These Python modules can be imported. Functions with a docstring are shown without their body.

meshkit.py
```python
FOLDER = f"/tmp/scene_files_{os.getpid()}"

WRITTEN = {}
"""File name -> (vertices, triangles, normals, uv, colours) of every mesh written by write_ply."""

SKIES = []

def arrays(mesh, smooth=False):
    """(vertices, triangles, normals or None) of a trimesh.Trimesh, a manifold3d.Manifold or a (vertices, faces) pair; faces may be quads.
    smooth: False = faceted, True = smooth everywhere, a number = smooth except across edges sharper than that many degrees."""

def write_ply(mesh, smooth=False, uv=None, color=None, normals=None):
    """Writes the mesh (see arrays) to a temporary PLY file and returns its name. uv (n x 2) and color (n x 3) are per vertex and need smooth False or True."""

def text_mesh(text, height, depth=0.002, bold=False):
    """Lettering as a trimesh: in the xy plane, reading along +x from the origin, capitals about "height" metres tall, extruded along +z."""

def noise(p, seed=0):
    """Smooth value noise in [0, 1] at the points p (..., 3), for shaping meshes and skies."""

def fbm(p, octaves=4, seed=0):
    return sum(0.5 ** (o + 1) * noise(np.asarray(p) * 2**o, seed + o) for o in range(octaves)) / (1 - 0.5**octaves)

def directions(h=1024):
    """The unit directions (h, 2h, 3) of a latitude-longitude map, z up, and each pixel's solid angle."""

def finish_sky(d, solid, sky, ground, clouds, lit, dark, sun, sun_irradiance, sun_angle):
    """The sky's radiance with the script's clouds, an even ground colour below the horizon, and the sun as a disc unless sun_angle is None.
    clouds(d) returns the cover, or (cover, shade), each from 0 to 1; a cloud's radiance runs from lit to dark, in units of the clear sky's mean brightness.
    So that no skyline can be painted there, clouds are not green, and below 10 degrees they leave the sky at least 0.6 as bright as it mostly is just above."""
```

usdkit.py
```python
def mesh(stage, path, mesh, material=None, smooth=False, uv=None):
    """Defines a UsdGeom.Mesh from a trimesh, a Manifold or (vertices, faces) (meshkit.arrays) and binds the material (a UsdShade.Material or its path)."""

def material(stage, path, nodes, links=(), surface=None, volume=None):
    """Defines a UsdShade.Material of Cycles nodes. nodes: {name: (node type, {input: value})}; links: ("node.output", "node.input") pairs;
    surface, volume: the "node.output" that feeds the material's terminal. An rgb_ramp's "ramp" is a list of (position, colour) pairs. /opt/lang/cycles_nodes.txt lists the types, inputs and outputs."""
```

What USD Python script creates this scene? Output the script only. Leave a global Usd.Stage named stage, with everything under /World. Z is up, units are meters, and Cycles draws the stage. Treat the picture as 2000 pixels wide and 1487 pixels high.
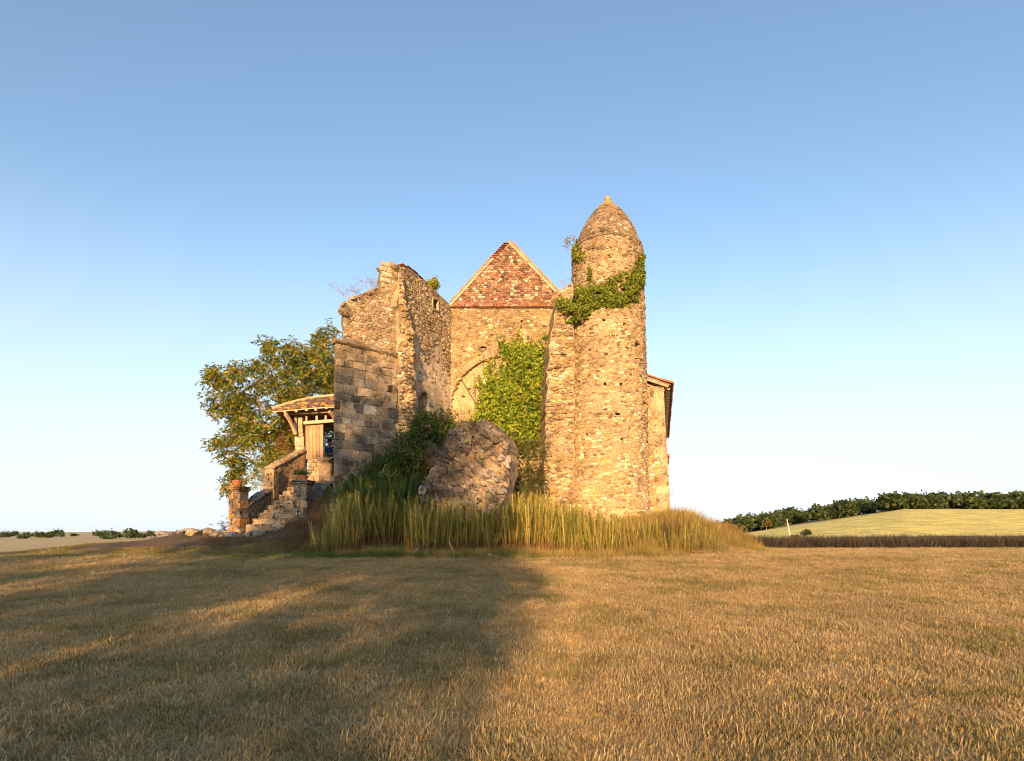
import math, random
import numpy as np, trimesh, shapely, usdkit, meshkit, manifold3d
from shapely.geometry import Polygon, LineString, Point, box as sbox
from scipy.spatial import Voronoi, cKDTree
from pxr import Usd, UsdGeom, UsdLux, UsdShade, Sdf, Gf, Vt

stage = Usd.Stage.CreateInMemory()
UsdGeom.SetStageUpAxis(stage, 'Z'); UsdGeom.SetStageMetersPerUnit(stage, 1.0)
UsdGeom.Xform.Define(stage, '/World')
stage.SetDefaultPrim(stage.GetPrimAtPath('/World'))
LK = '/World/Looks'
UsdGeom.Scope.Define(stage, LK)

# ------------------------------------------------------------------ camera, sky, sun, exposure
F, CU, HV, EZ = 1100.0, 1000.0, 1040.0, 0.65          # focal length, centre column and horizon row in photo pixels, eye height
SUN_EL, SUN_AZ = math.radians(12.0), math.radians(6.0)  # sun behind the camera, a little to the left
EXPOSURE = 1.15
SKY_STRENGTH, SUN_INT, SUN_COL = 0.135, 1.22, (1.0, 0.60, 0.285)
cam = UsdGeom.Camera.Define(stage, '/World/camera')
cam.AddTranslateOp().Set(Gf.Vec3d(0, 0, EZ)); cam.AddRotateXOp().Set(90.0)
cam.CreateHorizontalApertureAttr(36.0); cam.CreateVerticalApertureAttr(36.0 * 1487 / 2000)
cam.CreateFocalLengthAttr(36.0 * F / 2000)
cam.CreateHorizontalApertureOffsetAttr(0.0); cam.CreateVerticalApertureOffsetAttr(36.0 * (HV - 743.5) / 2000)
cam.CreateClippingRangeAttr(Gf.Vec2f(0.1, 20000)); cam.CreateExposureAttr(EXPOSURE)

sd = np.array([-math.sin(SUN_AZ) * math.cos(SUN_EL), -math.cos(SUN_AZ) * math.cos(SUN_EL), math.sin(SUN_EL)])
dome = UsdLux.DomeLight.Define(stage, '/World/sky')
sky_mat = usdkit.material(stage, LK + '/sky_air', {
    's': ('sky_texture', {'sky_type': 'single_scattering', 'sun_disc': False, 'sun_elevation': SUN_EL, 'sun_rotation': math.atan2(sd[0], sd[1]),
                          'altitude': 150.0, 'air_density': 1.0, 'aerosol_density': 1.0, 'ozone_density': 1.5}),
    't': ('texture_coordinate', {}), 'z': ('separate_xyz', {}), 'r': ('map_range', {'range_type': 'smoothstep', 'from_min': -.05, 'from_max': .50, 'to_min': .94, 'to_max': 0.0}),
    'm': ('mix', {'color2': (3.0, 3.25, 3.65)}),          # thin evening haze whitening the sky towards the horizon, the same all round
    'b': ('background_shader', {'strength': SKY_STRENGTH})}, [('t.generated', 'z.vector'), ('z.z', 'r.value'), ('r.result', 'm.fac'), ('s.color', 'm.color1'), ('m.color', 'b.color')], surface='b.background')
UsdShade.MaterialBindingAPI.Apply(dome.GetPrim()).Bind(sky_mat)
dome.GetPrim().SetCustomDataByKey('kind', 'structure')
sun = UsdLux.DistantLight.Define(stage, '/World/sun')
sun.CreateIntensityAttr(SUN_INT); sun.CreateAngleAttr(0.5); sun.CreateNormalizeAttr(True); sun.CreateColorAttr(Gf.Vec3f(*SUN_COL))
zx = sd; xx = np.cross([0, 0, 1.0], zx); xx /= np.linalg.norm(xx); yx = np.cross(zx, xx)
sun.AddTransformOp().Set(Gf.Matrix4d(*[float(a) for r in (xx, yx, zx) for a in (*r, 0)], 0, 0, 30, 1))

# ------------------------------------------------------------------ helpers
def P(u, v, Y):
    return np.array([(u - CU) / F * Y, Y, EZ + (HV - v) / F * Y])
def sstep(a, b, x):
    t = np.clip((np.asarray(x, float) - a) / (b - a), 0, 1); return t * t * (3 - 2 * t)
_names, BASE = {}, {}
def uname(parent, name):
    k = (parent, name); n = _names.get(k, 0); _names[k] = n + 1
    return f'{parent}/{name}' + (f'_{n:03d}' if n else '')
def data(path, **kw):
    p = stage.GetPrimAtPath(path)
    for k, v in kw.items():
        if v: p.SetCustomDataByKey(k, v)
def thing(name, label=None, cat=None, loc=(0, 0, 0), group=None, kind=None):
    path = uname('/World', name); x = UsdGeom.Xform.Define(stage, path)
    x.AddTranslateOp().Set(Gf.Vec3d(*map(float, loc))); BASE[path] = np.asarray(loc, float)
    data(path, label=label, category=cat, group=group, kind=kind); return path
def base_of(path):
    return BASE.get('/'.join(path.split('/')[:3]), np.zeros(3))
def define(path, v, f, mat, col=None, smooth=False):
    m = UsdGeom.Mesh.Define(stage, path)
    v = np.asarray(v, np.float32); f = np.asarray(f, np.int32)
    if f.ndim == 2 and f.shape[1] == 4: f = np.vstack([f[:, [0, 1, 2]], f[:, [0, 2, 3]]])
    col = np.asarray((.4, .4, .4) if col is None else col, np.float32); us = np.unique(f)
    if len(us) < len(v):
        mp = np.zeros(len(v), np.int32); mp[us] = np.arange(len(us)); v, f = v[us], mp[f]; col = col[us] if col.ndim == 2 else col
    m.CreatePointsAttr(Vt.Vec3fArray.FromNumpy(v)); m.CreateFaceVertexCountsAttr(Vt.IntArray.FromNumpy(np.full(len(f), 3, np.int32)))
    m.CreateFaceVertexIndicesAttr(Vt.IntArray.FromNumpy(np.ascontiguousarray(f.ravel()))); m.CreateSubdivisionSchemeAttr('none')
    m.CreateDoubleSidedAttr(True)
    if smooth:
        n = np.zeros_like(v); fn = np.cross(v[f[:, 1]] - v[f[:, 0]], v[f[:, 2]] - v[f[:, 0]])
        for k in range(3): np.add.at(n, f[:, k], fn)
        n /= np.maximum(np.linalg.norm(n, axis=1, keepdims=True), 1e-12)
        m.CreateNormalsAttr(Vt.Vec3fArray.FromNumpy(n.astype(np.float32))); m.SetNormalsInterpolation('vertex')
    if col.ndim == 1: col = np.tile(col, (len(v), 1))
    UsdGeom.PrimvarsAPI(m).CreatePrimvar('col', Sdf.ValueTypeNames.Color3fArray, 'vertex').Set(Vt.Vec3fArray.FromNumpy(np.ascontiguousarray(col)))
    UsdShade.MaterialBindingAPI.Apply(m.GetPrim()).Bind(MAT[mat])
    return m
def put(parent, name, v, f, mat, col=None, smooth=False, label=None, kind=None):
    path = uname(parent, name)
    define(path, np.asarray(v) - base_of(parent), f, mat, col, smooth); data(path, label=label, kind=kind); return path
def single(name, v, f, mat, col=None, smooth=False, label=None, cat=None, group=None, kind=None):
    path = uname('/World', name); define(path, v, f, mat, col, smooth); data(path, label=label, category=cat, group=group, kind=kind); return path
class MB:
    def __init__(s): s.v, s.f, s.c, s.n = [], [], [], 0
    def add(s, v, f, c=(.4, .4, .4)):
        v = np.asarray(v, float); f = np.asarray(f, int)
        if f.shape[1] == 4: f = np.vstack([f[:, [0, 1, 2]], f[:, [0, 2, 3]]])
        c = np.asarray(c, float); c = np.tile(c, (len(v), 1)) if c.ndim == 1 else c
        s.v.append(v); s.f.append(f + s.n); s.c.append(c); s.n += len(v); return s
    def get(s): return np.vstack(s.v), np.vstack(s.f), np.vstack(s.c)
    def put(s, parent, name, mat, **kw):
        if not s.v: return None
        v, f, c = s.get(); return put(parent, name, v, f, mat, c, **kw)
    def single(s, name, mat, **kw):
        v, f, c = s.get(); return single(name, v, f, mat, c, **kw)
def frame(p0, p1, up=(0, 0, 1)):
    d = np.asarray(p1, float) - p0; L = np.linalg.norm(d); d = d / L
    x = np.cross(d, up)
    if np.linalg.norm(x) < 1e-4: x = np.cross(d, [1, 0, 0])
    x /= np.linalg.norm(x); return d, x, np.cross(x, d), L
def beam(p0, p1, w, h, b=0.008, up=(0, 0, 1), jit=0, rng=None):
    """chamfered bar from p0 to p1"""
    d, x, z, L = frame(np.asarray(p0, float), p1, up); b = min(b, w * .4, h * .4)
    pr = np.array([(-w/2+b, -h/2), (w/2-b, -h/2), (w/2, -h/2+b), (w/2, h/2-b), (w/2-b, h/2), (-w/2+b, h/2), (-w/2, h/2-b), (-w/2, -h/2+b)])
    rings = []
    for t, s in ((0, 1 - 1.4*b/min(w, h)), (b, 1), (L - b, 1), (L, 1 - 1.4*b/min(w, h))):
        rings.append(np.asarray(p0) + d * t + pr[:, :1] * s * x + pr[:, 1:] * s * z)
    v = np.vstack(rings); f = []
    for r in range(3):
        for k in range(8):
            a, c = r*8+k, r*8+(k+1) % 8; f.append((a, a+8, c+8)); f.append((a, c+8, c))
    for k in range(1, 7): f.append((0, k, k+1)); f.append((24, 24+k+1, 24+k))
    if jit and rng is not None: v = v + rng.normal(0, jit, v.shape)
    return v, np.array(f)
def block(c, size, b=0.012, ax=(1, 0), rng=None, jit=0):
    """chamfered block centred at c; ax its local x direction in plan"""
    c = np.asarray(c, float); a = np.array([ax[0], ax[1], 0.0]); a /= np.linalg.norm(a)
    return beam(c - a * size[0]/2, c + a * size[0]/2, size[1], size[2], b, jit=jit, rng=rng)
def tube(pts, r, sides=5, cap=False):
    p = np.asarray(pts, float); t = np.gradient(p, axis=0); t /= np.linalg.norm(t, axis=1, keepdims=True) + 1e-12
    a = np.cross(t, np.where(np.abs(t[:, 2:]) < .9, [0, 0, 1.], [1., 0, 0])); a /= np.linalg.norm(a, axis=1, keepdims=True) + 1e-12
    b = np.cross(t, a); an = np.arange(sides) * 2*np.pi/sides; r = np.broadcast_to(r, (len(p),))
    v = (p[:, None] + r[:, None, None] * (np.cos(an)[None, :, None]*a[:, None] + np.sin(an)[None, :, None]*b[:, None])).reshape(-1, 3)
    i, j = np.meshgrid(np.arange(len(p)-1), np.arange(sides), indexing='ij'); j2 = (j+1) % sides
    q = np.stack([i*sides+j, i*sides+j2, (i+1)*sides+j2, (i+1)*sides+j], -1).reshape(-1, 4)
    return v, np.vstack([q[:, [0, 1, 2]], q[:, [0, 2, 3]]])
def lathe(profile, n=20, c=(0, 0, 0)):
    pr = np.asarray(profile, float); an = np.arange(n)*2*np.pi/n
    v = np.stack([pr[:, None, 0]*np.cos(an), pr[:, None, 0]*np.sin(an), np.repeat(pr[:, 1:], n, 1)], -1).reshape(-1, 3) + np.asarray(c)
    i, j = np.meshgrid(np.arange(len(pr)-1), np.arange(n), indexing='ij'); j2 = (j+1) % n
    q = np.stack([i*n+j, i*n+j2, (i+1)*n+j2, (i+1)*n+j], -1).reshape(-1, 4)
    return v, np.vstack([q[:, [0, 1, 2]], q[:, [0, 2, 3]]])
def tn(s, t, a, b, k, seed, oc=4): return meshkit.fbm(np.stack([np.asarray(s)*a, np.asarray(t)*b, np.asarray(s)*0+k], -1), oc, seed)
def fbm(p, sc, oc=4, seed=0): return meshkit.fbm(np.asarray(p, float)*sc, oc, seed)

# ------------------------------------------------------------------ materials
MAT = {}
def look(name, rough=.9, fine=(40, .35), stain=(1.6, .45), spots=None, dark=None, bump=(60, .5, .02), bump2=None, spec=.15, trans=0.0, inst=0.0, space='pos', hsv=None):
    """base colour from the mesh's own colours x fine grain x broad staining, with lichen spots; relief by bump"""
    n = {'a': ('attribute', {'attribute': 'col'}), 'g': ('geometry', {}), 't': ('texture_coordinate', {}),
         'n1': ('noise_texture', {'scale': fine[0], 'detail': 5.0, 'roughness': .65}), 'm1': ('map_range', {'from_min': .25, 'from_max': .75, 'to_min': 1-fine[1], 'to_max': 1+fine[1]}),
         'n2': ('noise_texture', {'scale': stain[0], 'detail': 4.0, 'roughness': .6}), 'm2': ('map_range', {'from_min': .3, 'from_max': .7, 'to_min': 1-stain[1], 'to_max': 1+stain[1]*.5}),
         'mm': ('math', {'math_type': 'multiply'}), 'x': ('vector_math', {'vector_math_type': 'scale'}), 'p': ('principled_bsdf', {'roughness': rough, 'specular_ior_level': spec})}
    n['x'] = ('vector_math', {'math_type': 'scale'})
    sp = 'g.position' if space == 'pos' else 't.object'
    L = [(sp, 'n1.vector'), (sp, 'n2.vector'), ('n1.fac', 'm1.value'), ('n2.fac', 'm2.value'), ('m1.result', 'mm.value1'), ('m2.result', 'mm.value2'),
         ('a.color', 'x.vector1'), ('mm.value', 'x.scale')]
    cur = 'x.vector'
    if inst:
        n['oi'] = ('object_info', {}); n['mo'] = ('map_range', {'from_min': 0., 'from_max': 1., 'to_min': 1-inst, 'to_max': 1+inst})
        n['xo'] = ('vector_math', {'math_type': 'scale'})
        L += [('oi.random', 'mo.value'), (cur, 'xo.vector1'), ('mo.result', 'xo.scale')]; cur = 'xo.vector'
    for i, (sc, lo, hi, c, amt) in enumerate(spots or []):
        k = f's{i}'
        n[k] = ('noise_texture', {'scale': sc, 'detail': 3.0, 'roughness': .6}); n[k+'o'] = ('vector_math', {'math_type': 'add', 'vector2': (7.3*(i+1), 3.1*i, 1.7*i)})
        n[k+'r'] = ('map_range', {'range_type': 'smoothstep', 'from_min': lo, 'from_max': hi, 'to_min': 0., 'to_max': amt}); n[k+'x'] = ('mix', {'color2': c})
        L += [(sp, k+'o.vector1'), (k+'o.vector', k+'.vector'), (k+'.fac', k+'r.value'), (k+'r.result', k+'x.fac'), (cur, k+'x.color1')]; cur = k+'x.color'
    L.append((cur, 'p.base_color'))
    if bump:
        n['bn'] = ('noise_texture', {'scale': bump[0], 'detail': 6.0, 'roughness': .7}); n['b'] = ('bump', {'strength': bump[1], 'distance': bump[2]})
        L += [(sp, 'bn.vector'), ('bn.fac', 'b.height'), ('b.normal', 'p.normal')]
    surf = 'p.BSDF'
    if trans:
        n['tr'] = ('translucent_bsdf', {}); n['mx'] = ('mix_closure', {'fac': trans}); L += [(cur, 'tr.color'), ('p.BSDF', 'mx.closure1'), ('tr.BSDF', 'mx.closure2')]; surf = 'mx.closure'
    MAT[name] = usdkit.material(stage, f'{LK}/{name}', n, L, surface=surf)
BLACK, WHITE, ORANGE = (.035, .03, .026), (.60, .55, .45), (.52, .22, .03)
look('rubble', spots=[(3.3, .58, .72, BLACK, .5), (34, .57, .66, (.10, .07, .04), .75), (26, .62, .68, WHITE, .75), (5.0, .68, .75, ORANGE, .6)], fine=(24, .7), stain=(1.1, .4), bump=(48, .9, .03))
look('mortar', spots=[(2.8, .60, .75, BLACK, .5), (26, .56, .66, (.10, .07, .04), .7), (30, .64, .72, WHITE, .5)], fine=(22, .6), stain=(.9, .35), bump=(34, 1., .04))
look('ashlar', spots=[(2.6, .52, .66, (.05, .045, .04), .75), (11, .57, .68, (.08, .068, .058), .75), (19, .62, .68, (.44, .39, .31), .6), (7, .68, .75, ORANGE, .45)], fine=(22, .55), stain=(1.8, .55), bump=(40, 1., .03))
look('plaster', spots=[(2.5, .58, .75, (.12, .09, .06), .55), (24, .58, .68, (.16, .11, .06), .6), (20, .64, .72, WHITE, .45)], fine=(16, .45), stain=(1.1, .38), bump=(28, 1., .035))
look('boulder', spots=[(5, .56, .66, BLACK, .75), (14, .64, .70, WHITE, .5), (11, .66, .72, ORANGE, .7)], fine=(24, .5), stain=(2.2, .5), bump=(38, 1., .03))
look('lichen_stone', spots=[(7, .52, .62, BLACK, .85), (15, .60, .66, WHITE, .8), (4.2, .60, .68, ORANGE, .8)], fine=(26, .45), stain=(2.5, .4), bump=(40, .9, .02))
look('tile', spots=[(6, .58, .68, BLACK, .65), (22, .60, .66, (.60, .52, .38), .75), (9, .66, .74, ORANGE, .5)], fine=(30, .35), stain=(2., .25), bump=(60, .5, .01))
look('wood', fine=(60, .3), stain=(3, .3), bump=(70, .5, .01), spots=[(12, .66, .74, (.10, .06, .035), .5)])
look('bark', fine=(30, .4), stain=(3, .3), bump=(30, .9, .03))
look('leaf', rough=.55, fine=(3, .15), stain=(.8, .2), bump=None, spec=.3, trans=.35)
look('herb', rough=.7, fine=(3, .15), stain=(.5, .15), bump=None, spec=.2, trans=.3, inst=.25)
look('earth', fine=(9, .5), stain=(.7, .35), bump=(18, 1., .06), spots=[(3.5, .58, .7, (.05, .055, .02), .6)])
look('lawn', fine=(14, .4), stain=(.45, .25), bump=(30, 1., .05), spots=[(1.1, .55, .68, (.07, .08, .025), .6)])
look('field', fine=(.9, .45), stain=(.12, .35), bump=(1.6, 1., .5))
look('clay', rough=.8, fine=(30, .2), stain=(4, .2), bump=(50, .3, .006), spec=.3)
look('cloth', rough=.95, fine=(60, .2), stain=(5, .15), bump=(90, .3, .004))
look('skin', rough=.6, fine=(20, .06), stain=(4, .05), bump=None)
look('metal', rough=.6, fine=(20, .1), stain=(2, .1), bump=None, spec=.4)

# ------------------------------------------------------------------ stone work
def stone_geo(poly, surf, rng, gap, proud, bev, embed=.05, crown=.01, tilt=.012):
    """one stone: its outline in wall coordinates, shrunk by the joint, standing proud with a worn, slightly domed face"""
    p = np.asarray(poly, float); n = len(p); c = p.mean(0); d = p - c; rad = np.linalg.norm(d, axis=1).mean()
    k1 = max(.5, 1 - gap/rad); k2 = max(.3, 1 - (gap+bev)/rad)
    jit = 1 + rng.normal(0, .035, n)[:, None]
    p1 = c + d*k1*jit; p2 = c + d*k2*jit
    tl = rng.normal(0, tilt, 2)/max(rad, .05)
    h1 = proud - bev*.8 + (p1-c) @ tl; h2 = proud + (p2-c) @ tl + rng.normal(0, .004, n)
    S = np.concatenate([p1[:, 0], p1[:, 0], p2[:, 0], [c[0]]]); T = np.concatenate([p1[:, 1], p1[:, 1], p2[:, 1], [c[1]]])
    H = np.concatenate([np.full(n, -embed), h1, h2, [proud + crown]])
    v = surf(S, T, H); i = np.arange(n); j = (i+1) % n
    f = np.vstack([np.stack([i, j, n+j], 1), np.stack([i, n+j, n+i], 1), np.stack([n+i, n+j, 2*n+j], 1), np.stack([n+i, 2*n+j, 2*n+i], 1), np.stack([2*n+i, 2*n+j, np.full(n, 3*n)], 1)])
    return v, f
def cells(region, cw, ch, rng, jit=.34):
    x0, y0, x1, y1 = region.bounds; pts = []
    r = 0; y = y0 - 2*ch
    while y < y1 + 2*ch:
        x = x0 - 2*cw + rng.uniform(0, cw)
        while x < x1 + 2*cw:
            pts.append((x + rng.normal(0, cw*jit*.5), y + rng.normal(0, ch*jit*.55))); x += cw*rng.uniform(.6, 1.5)
        y += ch*rng.uniform(.85, 1.15)
    pts = np.array(pts); k = ch/cw; vor = Voronoi(pts*[k, 1]); V = vor.vertices/[k, 1]
    ok = shapely.contains_xy(region, V[:, 0], V[:, 1]); shapely.prepare(region); out = []
    for i, ri in enumerate(vor.point_region):
        reg = vor.regions[ri]
        if -1 in reg or len(reg) < 4: continue
        q = V[reg]; inside = ok[reg]
        if not inside.any() and not shapely.contains_xy(region, *pts[i]): continue
        a = q.mean(0); q = q[np.argsort(np.arctan2(*(q-a).T[::-1]))]
        if not inside.all():
            g = Polygon(q).intersection(region)
            if g.geom_type != 'Polygon' or g.area < .25*cw*ch: continue
            q = np.array(g.exterior.coords)[:-1]
            if not g.exterior.is_ccw: q = q[::-1]
            g2 = Polygon(q).simplify(.012); q2 = np.array(g2.exterior.coords)[:-1]
            if len(q2) > 3: q = q2
        else:
            keep = np.linalg.norm(q - np.roll(q, 1, 0), axis=1) > .012
            if keep.sum() >= 4: q = q[keep]
        out.append(q)
    return out
def area(q): return .5*abs(np.dot(q[:, 0], np.roll(q[:, 1], 1)) - np.dot(q[:, 1], np.roll(q[:, 0], 1)))
def palette(cols, rng, n, var=.19):
    c = np.array(cols)[rng.integers(0, len(cols), n)]; return np.clip(c*rng.normal(1, var, (n, 1))*rng.normal(1, .03, (n, 3)), .01, .9)
def lay(parent, surf, polys, cols, rng, mat='rubble', name='rubble_stone', most=300, gap=.012, proud=(.005, .035), bev=.014, tint=None, score=None, crown=.008, tilt=.012):
    """stones on a wall: the largest ones as parts, the small rest joined"""
    n = len(polys)
    if not n: return
    order = np.argsort([-(area(q)*(1 if score is None else score(q.mean(0)))) for q in polys]); col = palette(cols, rng, n); rest = MB(); C_ = np.array([q.mean(0) for q in polys]); tv = np.ones(n) if tint is None else np.broadcast_to(tint(C_[:, 0], C_[:, 1]), (n,))
    for r, i in enumerate(order):
        q = polys[i]; h = rng.uniform(*proud); v, f = stone_geo(q, surf, rng, gap*rng.uniform(.6, 1.3), h, bev*rng.uniform(.7, 1.4), crown=crown, tilt=tilt); c = col[i]
        c = c*tv[i]
        if r < most: put(parent, name, v, f, mat, c)
        else: rest.add(v, f, c)
    if rest.v: rest.put(parent, 'small_stones', mat, kind='stuff')
def slab(surf, region, res, back, amp=.02, freq=6, seed=0, hole=.35):
    """a wall's mass: a rough front sheet over region (holes recessed), carried back by the vector `back`"""
    x0, y0, x1, y1 = region.bounds; nx, ny = int((x1-x0)/res)+2, int((y1-y0)/res)+2
    gx, gy = np.meshgrid(np.linspace(x0, x1, nx), np.linspace(y0, y1, ny)); cx = (gx[:-1, :-1]+gx[1:, 1:])/2; cy = (gy[:-1, :-1]+gy[1:, 1:])/2
    full = Polygon(region.exterior)
    inn = shapely.contains_xy(region, cx, cy); inb = shapely.contains_xy(full, cx, cy)
    idx = np.arange(nx*ny).reshape(ny, nx)
    def quads(m): a, b, c, d = idx[:-1, :-1][m], idx[:-1, 1:][m], idx[1:, 1:][m], idx[1:, :-1][m]; return np.stack([a, b, c, d], 1)
    q = quads(inn); S, T = gx.ravel().copy(), gy.ravel().copy()
    e = np.vstack([q[:, [0, 1]], q[:, [1, 2]], q[:, [2, 3]], q[:, [3, 0]]]); key = e.min(1)*(nx*ny)+e.max(1)
    u, inv, cnt = np.unique(key, return_inverse=True, return_counts=True); be = e[cnt[inv] == 1]; bv = np.unique(be)
    bd = region.boundary; pts = shapely.points(S[bv], T[bv]); pr = shapely.line_interpolate_point(bd, shapely.line_locate_point(bd, pts))
    px, py = shapely.get_x(pr), shapely.get_y(pr); near = np.hypot(px-S[bv], py-T[bv]) < 1.3*res
    S[bv[near]] = px[near]; T[bv[near]] = py[near]
    H = amp*2*(fbm(np.stack([S, T, np.zeros_like(S)], 1), freq, 4, seed) - .5)
    front = surf(S, T, H); n = nx*ny; hb = shapely.contains_xy(full, S, T)
    rear = surf(S, T, H*0) + np.asarray(back)
    v = [front, rear]; f = [np.vstack([q[:, [0, 1, 2]], q[:, [0, 2, 3]]])]
    qb = q + n; f.append(np.vstack([qb[:, [0, 2, 1]], qb[:, [0, 3, 2]]]))
    # sides of the outline; holes get a shallow recess of their own
    if region.interiors:
        hr = [Polygon(r) for r in region.interiors]; mid = (np.stack([S[be[:, 0]], T[be[:, 0]]], 1)+np.stack([S[be[:, 1]], T[be[:, 1]]], 1))/2
        dh = np.min([shapely.distance(shapely.points(mid), h) for h in hr], axis=0); ish = dh < min(.02 + res*.6, .05)
    else: ish = np.zeros(len(be), bool)
    ob = be[~ish]; f.append(np.vstack([np.stack([ob[:, 1], ob[:, 0], ob[:, 0]+n], 1), np.stack([ob[:, 1], ob[:, 0]+n, ob[:, 1]+n], 1)]))
    if ish.any():
        rec = surf(S, T, H*0 - hole); v.append(rec); hb_ = be[ish]; m = 2*n
        f.append(np.vstack([np.stack([hb_[:, 1], hb_[:, 0], hb_[:, 0]+m], 1), np.stack([hb_[:, 1], hb_[:, 0]+m, hb_[:, 1]+m], 1)]))
        qh = quads(inb & ~inn) + m; f.append(np.vstack([qh[:, [0, 1, 2]], qh[:, [0, 2, 3]]]))
    v = np.vstack(v); f = np.vstack(f); used = np.unique(f); mp = np.full(len(v), -1); mp[used] = np.arange(len(used))
    return v[used], mp[f]
def plane(O, d):
    O = np.asarray(O, float); d = np.asarray(d, float); d = d/np.linalg.norm(d); nn = np.array([d[1], -d[0]])
    def surf(S, T, H):
        S, T, H = np.broadcast_arrays(np.asarray(S, float), T, H); return np.stack([O[0]+S*d[0]+H*nn[0], O[1]+S*d[1]+H*nn[1], T], -1)
    def st(u, v):
        a = (u-CU)/F; S = (a*O[1]-O[0])/(d[0]-a*d[1]); Y = O[1]+S*d[1]; return S, EZ+(HV-v)/F*Y
    return surf, st, np.array([nn[0], nn[1], 0])
def rough_line(pts, rng, amp, step=.12):
    """an outline with ragged edges"""
    pg = Polygon(pts).buffer(0); ex = pg.exterior; L = ex.length; n = int(L/step)
    p = np.array([ex.interpolate(i*L/n).coords[0] for i in range(n)]); p += rng.normal(0, amp, p.shape)
    g = Polygon(p).buffer(0)
    return max(g.geoms, key=lambda a: a.area) if g.geom_type != 'Polygon' else g
def corecol(v, c, seed, amt=.35, sc=2.5):
    k = 1 + amt*2*(fbm(v, sc, 4, seed) - .5); return np.clip(np.asarray(c)[None]*k[:, None], .01, .8)
OCHRE = [(.47, .34, .19), (.41, .29, .16), (.53, .41, .25), (.35, .25, .15), (.29, .22, .15), (.58, .48, .33), (.43, .27, .13), (.50, .36, .19)]
WARM = [(.47, .32, .155), (.42, .28, .13), (.56, .41, .23), (.33, .22, .11), (.64, .52, .34), (.22, .15, .085), (.50, .32, .125), (.36, .245, .13)]
BROWN = [(.25, .175, .10), (.20, .14, .085), (.30, .215, .12), (.165, .12, .075), (.35, .26, .16), (.27, .17, .085)]
GREY = [(.27, .225, .175), (.225, .195, .16), (.33, .265, .185), (.38, .29, .18), (.30, .26, .21), (.36, .31, .245), (.22, .185, .145), (.15, .13, .11)]
MORTAR = (.42, .32, .19)

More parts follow.
